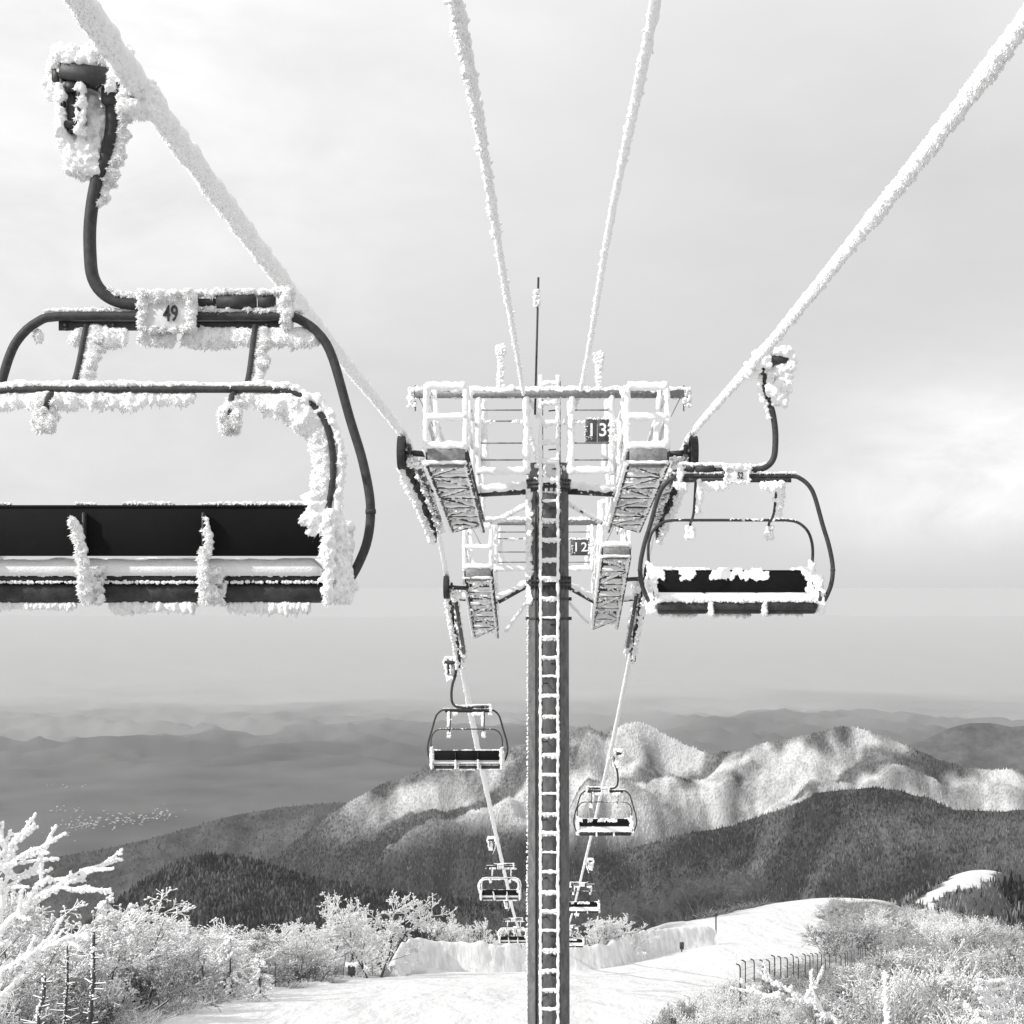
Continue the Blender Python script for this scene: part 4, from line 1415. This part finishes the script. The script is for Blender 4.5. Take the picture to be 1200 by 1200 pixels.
def tree_proto(kind, seed, H):
    global RNG
    RNG = np.random.default_rng(seed)
    tr, cr_ = MB(), MB()
    if kind in ('dense', 'open', 'bare'):
        n = {'dense': 5, 'open': 2, 'bare': 4}[kind]
        base = RNG.normal(0, .12, (n, 3)) * [1, 1, 0]
        tip = base + np.stack([RNG.normal(0, .20 * H, n), RNG.normal(0, .20 * H, n), np.full(n, H * (.58 if kind == 'dense' else .72)) * RNG.uniform(.75, 1.1, n)], 1)
        st = (base, tip, np.full(n, .045 * H / 4), np.full(n, .02 * H / 4))
        kk = {'dense': (6, 5, 4, 4), 'open': (6, 5, 5, 4), 'bare': (5, 5, 5, 2)}[kind]
        rt = (.52, .55, .5, .5)
        rd = ((.03, .02), (.024, .02), (.022, .02), (.02, .018))
        if kind == 'bare': rd = ((.02, .012), (.014, .009), (.011, .007), (.009, .005))
        lv = grow(st, 4, rt, kk, (.3, .15, .05, -.1), rd, .95)
        p0, p1, r0, r1 = lv[0]
        for a, b, ra, rb in zip(p0, p1, r0, r1):          # crooked trunks
            mid_ = (a + b) / 2 + RNG.normal(0, .05 * H, 3) * [1, 1, 0]
            P = spline([a - [0, 0, .4], a, mid_, b], .2)
            tr.tube(P, np.linspace(ra * 1.3, rb, len(P)), 7, rough=.012, freq=5)
        tr.segs(*lv[1], S=4)
        l1 = lv[1]
        if kind != 'bare':                                 # rime lying along the upper side of the limbs
            cr_.segs(l1[0] + [0, 0, .02], l1[1] + [0, 0, .02], l1[2] * .9, l1[3] * 1.2, S=4)
        for l in lv[2:]:
            cr_.segs(*l, S=3)
        if kind != 'bare':
            for l, fr_, lo, hi in ((lv[4], .95, .05, .12), (lv[3], .95, .06, .16)):
                k = RNG.random(len(l[1])) < fr_
                L = RNG.uniform(lo, hi, k.sum())
                dd = l[1][k] - l[0][k]; dd /= np.linalg.norm(dd, axis=1)[:, None]
                cr_.plumes(l[1][k] - dd * .04, dd + RNG.normal(0, .4, dd.shape), L, L * .34)
    elif kind == 'conifer':
        P = line((0, 0, -.4), (RNG.normal(0, .05), RNG.normal(0, .05), H), .3)
        tr.tube(P, np.linspace(.09, .015, len(P)), 7)
        nb = int(H * 13)
        z = np.sort(RNG.uniform(.12, 1.0, nb)) * H
        an = RNG.uniform(0, 2 * math.pi, nb)
        L = (H - z) * .34 + .18
        L *= RNG.uniform(.6, 1.15, nb)
        b = np.stack([0 * z, 0 * z, z], 1)
        dr = np.stack([np.cos(an), np.sin(an), RNG.uniform(.05, .3, nb)], 1)
        m1 = b + dr * (L * .55)[:, None]
        e = m1 + (dr * [1, 1, 0] + [0, 0, -.55]) * (L * .5)[:, None]
        tr.segs(b, m1, np.full(nb, .022), np.full(nb, .018), S=4)
        cr_.segs(m1, e, np.full(nb, .04), np.full(nb, .03), S=4)
        for t in np.linspace(.25, 1, 5):
            q = np.where(t < .55, b + (m1 - b) * t / .55, m1 + (e - m1) * (t - .55) / .45)
            for r_ in range(3):
                ll = RNG.uniform(.10, .24, nb)
                dd = dr * [.6, .6, 0] + RNG.normal(0, .35, (nb, 3)) + [0, 0, -.6]
                cr_.plumes(q + RNG.normal(0, .04, (nb, 3)), dd, ll, ll * .38)
    elif kind == 'bush':
        n = 16
        base = RNG.normal(0, .3, (n, 3)) * [1, 1, 0]
        tip = base + np.stack([RNG.normal(0, .32 * H, n), RNG.normal(0, .32 * H, n), H * RNG.uniform(.45, .8, n)], 1)
        lv = grow((base - [0, 0, .25], tip, np.full(n, .02), np.full(n, .014)), 3, (.55, .55, .5), (6, 5, 4), (.25, .15, .05), ((.019, .015), (.017, .014), (.015, .012)), .95)
        tr.segs(*lv[0], S=4)
        for l in lv[1:]:
            cr_.segs(*l, S=3)
        l = lv[3]; k = RNG.random(len(l[1])) < .5
        L = RNG.uniform(.05, .11, k.sum())
        cr_.plumes(l[1][k], l[1][k] - l[0][k] + RNG.normal(0, .1, (k.sum(), 3)), L, L * .36)
    return tr, cr_


def make_proto(name, kind, seed, H, twig='twig'):
    tr, cr_ = tree_proto(kind, seed, H)
    root = empty(name, (0, 0, 0))
    tr.build('trunk' if kind != 'bush' else 'stems', M['bark'] if kind != 'bare' else M['bare'], root)
    cr_.build('crown', M[twig] if kind != 'bare' else M['bare'], root)
    return root


PROT = {
    'dense': [make_proto('rimed_tree', 'dense', 100 + i, 4.6) for i in range(4)],
    'grey': [make_proto('rimed_tree', 'dense', 140 + i, 4.3, 'twig_grey') for i in range(2)],
    'open': [make_proto('rimed_tree', 'open', 200 + i, 5.6) for i in range(3)],
    'conifer': [make_proto('snowy_conifer', 'conifer', 300 + i, 5.0) for i in range(2)],
    'bush': [make_proto('rimed_bush', 'bush', 400 + i, 1.6) for i in range(3)],
    'gbush': [make_proto('rimed_bush', 'bush', 430 + i, 1.5, 'twig_grey') for i in range(2)],
    'bare': [make_proto('bare_tree', 'bare', 500 + i, 3.6) for i in range(2)],
}
RNG = np.random.default_rng(77)
bpy.context.view_layer.update()
vtable = {p.name: list(p.children) for ps in PROT.values() for p in ps}
USED = set()


def px_of(x, y): return HX + F * x / y



def plant(kind, x, y, s, label, cat, group, sink=0.1):
    ps = PROT[kind]
    p = ps[int(RNG.integers(len(ps)))]
    if p.name not in USED:
        USED.add(p.name); o = p
    else:
        o = copy_tree(p, None, vtable)
    o.location = (float(x), float(y), float(ground_z(x, y)) - sink)
    o.rotation_euler = (RNG.normal(0, .04), RNG.normal(0, .04), RNG.uniform(0, 6.28))
    wd = 1.3 if kind in ('dense', 'grey') else 1.0
    o.scale = (s * wd * RNG.uniform(.9, 1.15), s * wd * RNG.uniform(.9, 1.15), s * RNG.uniform(.88, 1.1))
    return tag(o, label, cat, group)


LEFT = 'rime covered trees of the left wood'
n_l = 0
cand = []
for k in range(6000):
    y = RNG.uniform(26, 150); px = RNG.uniform(-60, 470)
    x = (px - HX) * y / F
    if x > -13.2 - RNG.random() * 1.2: continue
    cand.append((x, y))
kept = []
for x, y in cand:
    gap = 1.5 + y * .006
    if all((x - a) ** 2 + (y - b) ** 2 > gap * gap for a, b in kept):
        kept.append((x, y))
kept = kept[:255]
for x, y in kept:
    px = HX + F * x / y
    edge = x > -16
    u = RNG.random()
    if edge and u < .6:
        plant('gbush' if RNG.random() < .5 else 'bush', x, y, RNG.uniform(.6, 1.1), 'low rimed bush at the edge of the left wood beside the piste', 'bush', 'bushes along the left piste edge')
        continue
    kind = 'grey' if u < .12 else ('conifer' if u > .93 and y > 40 else ('open' if u > .78 else 'dense'))
    s = RNG.uniform(.55, .85) * (0.8 if y < 45 else 1.0)
    if kind == 'open' and y > 90: s *= 1.05
    if kind == 'conifer':
        plant(kind, x, y, s, 'snow-laden drooping conifer among the rimed trees of the left wood', 'tree', 'snowy conifers of the left wood')
    else:
        plant(kind, x, y, s, 'white rime-covered leafless tree in the dense wood left of the piste', 'tree', LEFT)

for px, d, s in ((128, 70, 1.05), (152, 72, .95), (270, 66, .62), (305, 62, .45)):
    x = (px - HX) * d / F
    plant('conifer', x, d, s, 'snow-laden drooping conifer among the rimed trees of the left wood', 'tree', 'snowy conifers of the left wood')
for px, d, s in ((415, 108, 1.0), (447, 112, 1.0), (385, 104, .9), (430, 104, .85)):
    x = (px - HX) * d / F
    plant('open', x, d, s, 'white rime-covered leafless tree in the dense wood left of the piste', 'tree', LEFT)

kept = []
for k in range(9000):
    y = RNG.uniform(30, 215); px = RNG.uniform(770, 1240)
    x = (px - HX) * y / F
    dx = x - np.interp(y, AX_Y, AX_X)
    hi = np.interp(y, [0, 45, 60, 80, 105, 120, 150, 200, 250, 300], [3, 3, 6.6, 11, 17.5, 19, 14, 6, 4, 2])
    if dx < hi + .6 or dx > 60: continue
    gap = 1.3 + y * .014
    if all((x - a) ** 2 + (y - b) ** 2 > gap * gap for a, b in kept): kept.append((x, y))
kept.sort(key=lambda p: p[1])
for x, y in kept[:290]:
    near = y < 60
    kind = ('bush' if RNG.random() < .55 else 'gbush') if near else ('gbush' if RNG.random() < .8 else 'bush')
    plant(kind, x, y, (RNG.uniform(.55, 1.0) if px_of(x, y) > 1030 or y > 112 else RNG.uniform(.35, .55)) * (1.0 if y < 120 else 1.3), 'low rime-covered bush on the brushy slope right of the piste', 'bush', 'bushes on the right slope')

# brush left of the far run, hardly any rime on it
for k in range(60):
    y = RNG.uniform(150, 250)
    xc = np.interp(y, AX_Y, AX_X)
    x = xc - RNG.uniform(10.5, 24)
    plant('bare', x, y, RNG.uniform(1.0, 1.7), 'dull leafless tree beside the far bend of the snowy run', 'tree', 'bare trees by the far bend')
for px, d in ((690, 128), (700, 130), (742, 132), (575, 130), (590, 133), (545, 132), (512, 130)):
    plant('open', (px - HX) * d / F, d + 4, RNG.uniform(.65, .85), 'rimed tree peeping over the top of a snow fence', 'tree', 'trees behind the snow fences')

# fine ground cover between the bushes
def cover(name, label, n, xr, yr, cond, hmax, lo, hi):
    m = MB()
    y = RNG.uniform(yr[0], yr[1], n); px = RNG.uniform(xr[0], xr[1], n)
    x = (px - HX) * y / F
    ok = cond(x, y)
    x, y = x[ok], y[ok]
    z = ground_z(x, y)
    p = np.stack([x, y, z - .05], 1)
    clump = np.array([mnoise.noise(Vector((a / 2.2, b / 2.2, 4.4))) for a, b in zip(x, y)])
    for rep in range(4):
        h = hmax * RNG.uniform(.3, 1, len(x)) * np.clip(.7 + clump * 1.1, .15, 1.6)
        q = p + np.stack([RNG.normal(0, .9, len(x)) * h, RNG.normal(0, .9, len(x)) * h, h * RNG.uniform(.5, 1, len(x))], 1)
        fv = np.clip(RNG.uniform(lo, hi, len(x)) + clump * .35, 0, 1)
        r_ = RNG.uniform(.012, .03, len(x)) * np.clip(y / 60, .6, 2.4)
        m.segs(p + RNG.normal(0, .12, p.shape) * [1, 1, 0], q, r_, r_ * .5, 3, fv)
    tag(m.build(name, M['tree_far'], smooth=False), label, 'ground cover', kind='stuff')


cover('undergrowth', 'low rimed brush and twigs covering the slope right of the piste', 60000, (760, 1260), (28, 262),
      lambda x, y: (~piste(x, y)) & (x > np.interp(y, AX_Y, AX_X)), .36, .0, .6)
cover('undergrowth', 'low rimed brush and twigs under the left wood', 22000, (-80, 480), (26, 140), lambda x, y: x < -12.8, .45, .5, 1.05)
cover('undergrowth', 'dull low brush on the bank left of the far run', 9000, (820, 1000), (160, 260),
      lambda x, y: (x < np.interp(y, AX_Y, AX_X) - 10) & (x > np.interp(y, AX_Y, AX_X) - 40), 1.1, .0, .3)

MB.FUZZ = 2
def spur_wood(n):
    y = RNG.uniform(262, 640, n); dx = RNG.uniform(-75, 75, n)
    x = np.interp(y, AX_Y, AX_X) + dx
    ok = ~piste(x, y)
    x, y = x[ok], y[ok]
    z = ground_z(x, y)
    keep = np.array([mnoise.noise(Vector((a / 14, b / 14, 1.7))) for a, b in zip(x, y)])
    h = RNG.uniform(1.2, 4.0, len(x)) * np.where(np.abs(x - np.interp(y, AX_Y, AX_X)) < 16, .5, 1)
    p = np.stack([x, y, z - .3], 1)
    q = p + np.stack([RNG.normal(0, .12, len(x)) * h, RNG.normal(0, .12, len(x)) * h, h], 1)
    m = MB().segs(p, q, h * .16, h * .03, 4, np.clip(.13 + keep * .25 + RNG.normal(0, .09, len(x)), 0, .8))
    tag(m.build('forest', M['tree_far'], smooth=False), 'grey leafless wood on the flanks of the spur beyond the run', 'forest', kind='stuff')


spur_wood(16000)

# branches of trees standing close to us
def limb_tree(name, label, base, paths, r, twigs=True):
    root = empty(name, base, label, 'tree')
    b = np.asarray(base, float)
    core, rm = MB(), MB()
    for pts in paths:
        P = spline([np.asarray(p) - b for p in pts], .08)
        k = np.linspace(1, .22, len(P))
        core.tube(P, r * .42 * k, 7)
        rm.tube(P, r * k, 10, rough=r * .5 * k, freq=6, offset=(-.25 * r, -.25 * r, .7 * r), seed=float(pts[0][0]))
        fringe(rm, P, r * .5, (-.2, -.2, .4), 110, .02, r * 1.7, .55, .8)
        fringe(rm, P[-3:], r * .1, P[-1] - P[-2] + 1e-6, 120, .02, r * 1.4, .5, .5)
        if twigs:
            n = max(4, int(len(P) / 2.2))
            i = RNG.integers(len(P) // 3, len(P), n)
            d = np.gradient(P, axis=0)[i]; d /= np.linalg.norm(d, axis=1)[:, None]
            d = d + RNG.normal(0, .55, (n, 3)) + [0, 0, .25]
            for a, v in zip(P[i], d):
                e = a + v * RNG.uniform(.12, .3)
                Q = line(a, e, .03)
                core.tube(Q, r * .16, 5)
                rm.tube(Q, r * np.linspace(.5, .2, len(Q)), 8, rough=r * .3, freq=8, offset=(0, 0, r * .2), seed=float(a[0]))
                fringe(rm, Q, r * .3, v, 60, .03, r * 1.4, .5, .6)
    core.build('trunk', M['bark'], root)
    rm.build('rime', M['rime'], root)
    return root


def gz(x, y): return float(ground_z(x, y))


bx_, by_ = at(-32, 0, 20)[0], 20.0
limb_tree('frosted_tree', 'close tree with thick white rimed branches reaching in from the left edge', (bx_, by_, gz(bx_, by_)), [
    [(bx_, by_, gz(bx_, by_)), at(-34, 1250, 20), at(-24, 1170, 20), at(-10, 1110, 20), at(2, 1060, 20), at(10, 1020, 20), at(12, 995, 20), at(25, 980, 20), at(34, 974, 20)],
    [at(-14, 1120, 20), at(0, 1094, 20), at(18, 1074, 20), at(40, 1055, 20), at(70, 1040, 20), at(94, 1024, 20), at(117, 1016, 20)],
    [at(-24, 1170, 20), at(0, 1142, 20), at(22, 1129, 20), at(46, 1115, 20), at(70, 1104, 20), at(104, 1096, 20)],
    [at(10, 1020, 20), at(28, 1003, 19.9), at(46, 995, 19.8)],
    [at(8, 1030, 20), at(25, 1028, 20.1), at(44, 1018, 20.2)],
    [at(10, 1000, 20), at(2, 985, 20), at(-4, 968, 20)],
    [at(30, 1062, 20), at(48, 1036, 20), at(60, 1030, 20)],
    [at(70, 1040, 20), at(90, 1044, 20), at(100, 1040, 20)],
    [at(-20, 1050, 20), at(0, 1040, 20), at(14, 1042, 20)],
    [at(-20, 1010, 20), at(0, 1012, 20), at(16, 1012, 20)],
    [at(-20, 1225, 20), at(0, 1175, 20), at(8, 1160, 20)],
], .040)
bx_, by_ = at(1012, 0, 27)[0], 27.0
limb_tree('frosted_tree', 'leaning white branch sprawling over the bushes before the net fence', (bx_, by_, gz(bx_, by_)), [
    [(bx_, by_, gz(bx_, by_)), at(985, 1210, 27), at(965, 1187, 27), at(944, 1172, 27), at(922, 1160, 27), at(905, 1152, 27), at(895, 1145, 27)],
    [at(915, 1166, 27), at(898, 1168, 27), at(876, 1157, 27)],
    [at(944, 1172, 27), at(950, 1162, 27), at(957, 1155, 27)],
], .042)
bx_, by_ = at(1041, 0, 24)[0], 24.0
limb_tree('frosted_sapling', 'single upright rimed stick right of the leaning branch', (bx_, by_, gz(bx_, by_)), [
    [(bx_, by_, gz(bx_, by_)), at(1040, 1200, 24), at(1038, 1170, 24), at(1037, 1140, 24)]], .045, False)
bx_, by_ = at(1162, 0, 24)[0], 24.0
fp = [[(bx_, by_, gz(bx_, by_)), at(1162, 1210, 24), at(1160, 1180, 24), at(1160, 1150, 24)]]
for y_, l_, r_ in ((1150, 14, 17), (1160, 17, 22), (1172, 12, 17), (1186, 16, 19), (1199, 20, 22)):
    fp.append([at(1160, y_ + 4, 24), at(1160 - l_, y_ - 1, 23.8)])
    fp.append([at(1160, y_ + 2, 24), at(1160 + r_, y_ - 1, 24.2)])
fp.append([at(1170, 1215, 23.5), at(1148, 1195, 23.5), at(1131, 1178, 23.5)])
limb_tree('frosted_fir_top', 'top of a young fir with short rimed side branches at bottom right', (bx_, by_, gz(bx_, by_)), fp, .036, False)

MB.FUZZ = 0
# dark bare trunks standing out of the left wood
def dead(px, d, y0, y1, lean, label):
    a = at(px, y0, d); b = at(px + lean, y1, d)
    g0 = np.array([a[0], d, gz(a[0], d)])
    root = empty('dead_tree', g0, label, 'tree')
    m = MB()
    P = spline([(0, 0, -.3), a - g0, (a + b) / 2 - g0 + [.03, 0, 0], b - g0], .15)
    m.tube(P, np.linspace(.07, .022, len(P)), 8, rough=.02, freq=5)
    br, rm = m, MB()
    n = 34
    t = RNG.uniform(.3, 1, n); i = (t * (len(P) - 1)).astype(int)
    an = RNG.uniform(0, 6.28, n); L = RNG.uniform(.15, .55, n) * (1.3 - t)
    e = P[i] + np.stack([np.cos(an) * L, np.sin(an) * L, RNG.uniform(-.1, .35, n) * L], 1)
    br.segs(P[i], e, np.full(n, .02), np.full(n, .008), S=4)
    m.build('trunk', M['bark'], root)
    rm.segs(P[i] + [0, 0, .012], e + [0, 0, .012], np.full(n, .014), np.full(n, .01), S=5)
    fringe(rm, P, .05, (-.6, -.2, .2), 30, .02, .06, .5, .5)
    rm.build('rime', M['rime'], root)


dead(106, 30, 1200, 1092, 4, 'tall dark dead trunk with short rimed side branches in the left wood')
dead(45, 27, 1200, 1142, 8, 'short bent dead trunk at the far left below the white branches')
dead(77, 40, 1185, 1108, 2, 'slim dead trunk between two thicker ones in the left wood')

# ------------------------------------------------------------------ snow fences, net fence, small things
def snow_fence(label, pts, hs, nposts):
    P = spline([(x, y, 0) for x, y in pts], .25)
    n = len(P)
    z0 = ground_z(P[:, 0], P[:, 1])
    H = np.interp(np.linspace(0, 1, n), np.linspace(0, 1, len(hs)), hs) + np.array([mnoise.fractal(Vector((p[0] / 1.3, p[1] / 1.3, 2.2)), .8, 2, 6) for p in P]) * .26
    root = empty('snow_fence', (P[0, 0], P[0, 1], z0[0]), label, 'snow fence', 'snow fences at the brow of the piste')
    org = np.array([P[0, 0], P[0, 1], z0[0]])
    T_ = np.gradient(P, axis=0); T_ /= np.linalg.norm(T_, axis=1)[:, None]
    N_ = np.stack([T_[:, 1], -T_[:, 0], 0 * T_[:, 0]], 1)
    ks = np.concatenate([np.linspace(0, .8, 9), [.87, .92, .96, .985, 1.0]])
    rows = []
    for side in (1, -1):
        for k in (ks if side == 1 else ks[::-1]):
            off = side * (.30 * math.sqrt(max(0, 1 - k ** 6)) + .04 + .7 * (1 - k) ** 2.0)
            q = P + N_ * off
            q[:, 2] = z0 - .3 + (H + .3) * k
            q = q + N_ * np.array([mnoise.fractal(Vector((a[0] / .5, a[1] / .5, a[2] / 2.5)), .8, 2, 3) for a in q])[:, None] * .11
            rows.append(q)
    R_ = np.stack(rows, 1)
    m = MB().add((R_ - org).reshape(-1, 3), grid_faces(n, R_.shape[1]))
    e0 = np.arange(R_.shape[1]); e1 = e0 + (n - 1) * R_.shape[1]
    for e in (e0[::-1], e1):
        h = len(e) // 2
        m.f.setdefault(4, []).append(np.stack([e[:h - 1], e[1:h], e[::-1][1:h], e[::-1][:h - 1]], -1))
    m.build('panel', M['fence'], root)
    for i in np.linspace(3, n - 4, nposts).astype(int):
        c = P[i] - org
        pm = MB().rod((c[0] + N_[i][0] * .45, c[1] + N_[i][1] * .45, z0[i] - org[2] - .3), (c[0] + N_[i][0] * .2, c[1] + N_[i][1] * .2, z0[i] - org[2] + H[i] - .05), .03, 7)
        pm.build('post', M['bark'], root)


def xy(px, d): return ((px - HX) * d / F, d)


snow_fence('white snow-plastered fence left of the tower mast at the brow of the piste', [xy(458, 112), xy(478, 121), xy(520, 124), xy(570, 125), xy(618, 127)], [.6, 2.2, 2.7, 2.5, 2.2], 2)
snow_fence('white snow-plastered fence right of the tower mast ending at the dark wood', [xy(655, 128), xy(700, 130), xy(722, 133), xy(770, 139), xy(836, 143)], [1.9, 2.0, 2.5, 2.2, 1.7], 2)

fd = [(868, 57), (880, 60), (898, 64), (909, 67), (922, 71), (934, 75), (946, 79), (954, 82), (961, 85), (969, 88), (982, 92), (990, 95), (998, 98), (1004, 101), (1009, 104), (1013, 107)]
fdx = np.array(fd, float)
_t = np.linspace(0, 1, 27)
_k = np.linspace(0, 1, len(fdx))
fpos = []
for t in _t:
    px, d = np.interp(t, _k, fdx[:, 0]), np.interp(t, _k, fdx[:, 1])
    fpos.append(((px - HX) * d / F, d))
root = empty('net_fence', (fpos[0][0], fpos[0][1], gz(*fpos[0])), 'line of dark hook-topped fence posts with net along the right piste edge', 'fence')
org = np.array([fpos[0][0], fpos[0][1], gz(*fpos[0])])
tops = []
for x, y in fpos:
    g0 = np.array([x, y, gz(x, y)]) - org
    h = 1.7
    P = spline([g0 - [0, 0, .3], g0 + [0, 0, h * .5], g0 + [0, 0, h - .16], g0 + [-.04, 0, h - .04], g0 + [-.15, -.02, h + .01]], .1)
    pm = MB().tube(P + np.array([RNG.normal(0, .03), 0, RNG.normal(0, .07)]), .026, 8)
    pm.build('post', M['dark_steel'], root)
    tops.append(g0)
nm = MB()
for a, b in zip(tops[:-1], tops[1:]):
    for k in np.linspace(.15, 1.7, 7):
        nm.rod(a + [0, 0, k], b + [0, 0, k], .005, 4)
    for t in np.linspace(.1, .9, 8):
        c = a + (b - a) * t
        nm.rod(c + [0, 0, .15], c + [0, 0, 1.7], .004, 4)
nm.build('net', M['steel'], root)


def snowy_box(px, d, w_, h_, label, name='equipment_box', cap=True):
    x, y = (px - HX) * d / F, d
    root = empty(name, (x, y, gz(x, y)), label, 'box')
    m = MB().box((0, 0, h_ / 2 + .25), (w_, w_ * .8, h_), None, .02).rod((0, 0, -.2), (0, 0, .3), .06, 8).box((w_ * .2, -w_ * .41, h_ * .6 + .2), (w_ * .3, .03, h_ * .3), None, .01)
    m.build('casing', M['dark_steel'], root)
    if cap:
        c = MB()
        mass(c, (0, 0, h_ + .30), (w_ * 1.6, w_, .12), 60, .12, (0, 0, .4))
        c.build('snow_cap', M['rime'], root)


snowy_box(412, 100, .45, .62, 'small dark box with a snow cap at the left piste edge')
snowy_box(799, 138, .36, .6, 'small dark box standing before the right snow fence', cap=False)


def marker(px, d, h, label):
    x, y = (px - HX) * d / F, d
    root = empty('marker_post', (x, y, gz(x, y)), label, 'marker post')
    MB().rod((0, 0, -.3), (0, 0, h), .07, 8).build('pole', M['bark'], root)
    MB().box((0, 0, h + .12), (.3, .06, .3), None, .02).build('board', M['dark_steel'], root)


marker(1085, 205, 1.6, 'lone dark marker post on the brushy brow below the far snow patch')
marker(839, 146, 2.6, 'dark marker post at the right end of the right snow fence')

# slim stakes along the left edge of the run
spos = [(238, 60), (262, 66), (322, 78), (338, 82), (352, 86), (372, 92), (392, 97), (402, 101), (436, 112)]
for i, (px, d) in enumerate(spos):
    x, y = (px - HX) * d / F, d
    o = MB().tube(spline([(0, 0, -.3), (.03, 0, .6), (.02 + .1 * RNG.normal(), 0, 1.3 + .3 * RNG.random())], .2), .022, 6).build('stake', M['bark'])
    o.location = (x, y, gz(x, y))
    tag(o, 'slim dark stake in the snow along the left piste edge', 'stake', 'stakes along the left piste edge')

# ------------------------------------------------------------------ village in the valley
hm_ = MB().box((0, 0, 3.2), (16, 11, 6.4)).mesh('wall', M['house_wall'], False)
rf = MB().add([(-8.6, -6.2, 6.4), (8.6, -6.2, 6.4), (8.6, 6.2, 6.4), (-8.6, 6.2, 6.4), (-8.6, 0, 11), (8.6, 0, 11)], [[0, 1, 5, 4], [2, 3, 4, 5], [0, 3, 2, 1]]).add(
    [(-8.6, -6.2, 6.4), (-8.6, 6.2, 6.4), (-8.6, 0, 11), (8.6, -6.2, 6.4), (8.6, 6.2, 6.4), (8.6, 0, 11)], [[0, 2, 1], [3, 4, 5]]).mesh('roof', M['house_roof'], False)
VG = 'snow roofed houses of the valley village'
spots = []
for k in range(190):
    t = RNG.random()
    c = np.interp(t, [0, .15, .5, .8, 1], [72, 85, 130, 175, 202]); cy = np.interp(t, [0, .15, .5, .8, 1], [980, 972, 966, 966, 955])
    spots.append((c + RNG.normal(0, 7), cy + RNG.normal(0, 4.5)))
for k in range(18): spots.append((75 + RNG.uniform(-18, 25), 953 + RNG.normal(0, 2)))
for k in range(12): spots.append((62 + RNG.uniform(-10, 40), 924 - RNG.uniform(0, 6)))
for px, py in spots:
    d = -VALLEY * F / (py - HY)
    x = (px - HX) * d / F
    vz = VALLEY + mnoise.fractal(Vector((x / 2600, d / 2600, 5.0)), .8, 2.0, 4) * VREL
    r_ = empty('house', (x, d, vz - 1), 'tiny white house with snowy roof in the far valley village', 'house', VG, RNG.uniform(0, 3.14))
    s = RNG.uniform(.18, .38)
    r_.scale = (s, s, s * RNG.uniform(.8, 1.3))
    for nm_, me in (('wall', hm_), ('roof', rf)):
        o = bpy.data.objects.new(nm_, me)
        COL.objects.link(o); o.parent = r_
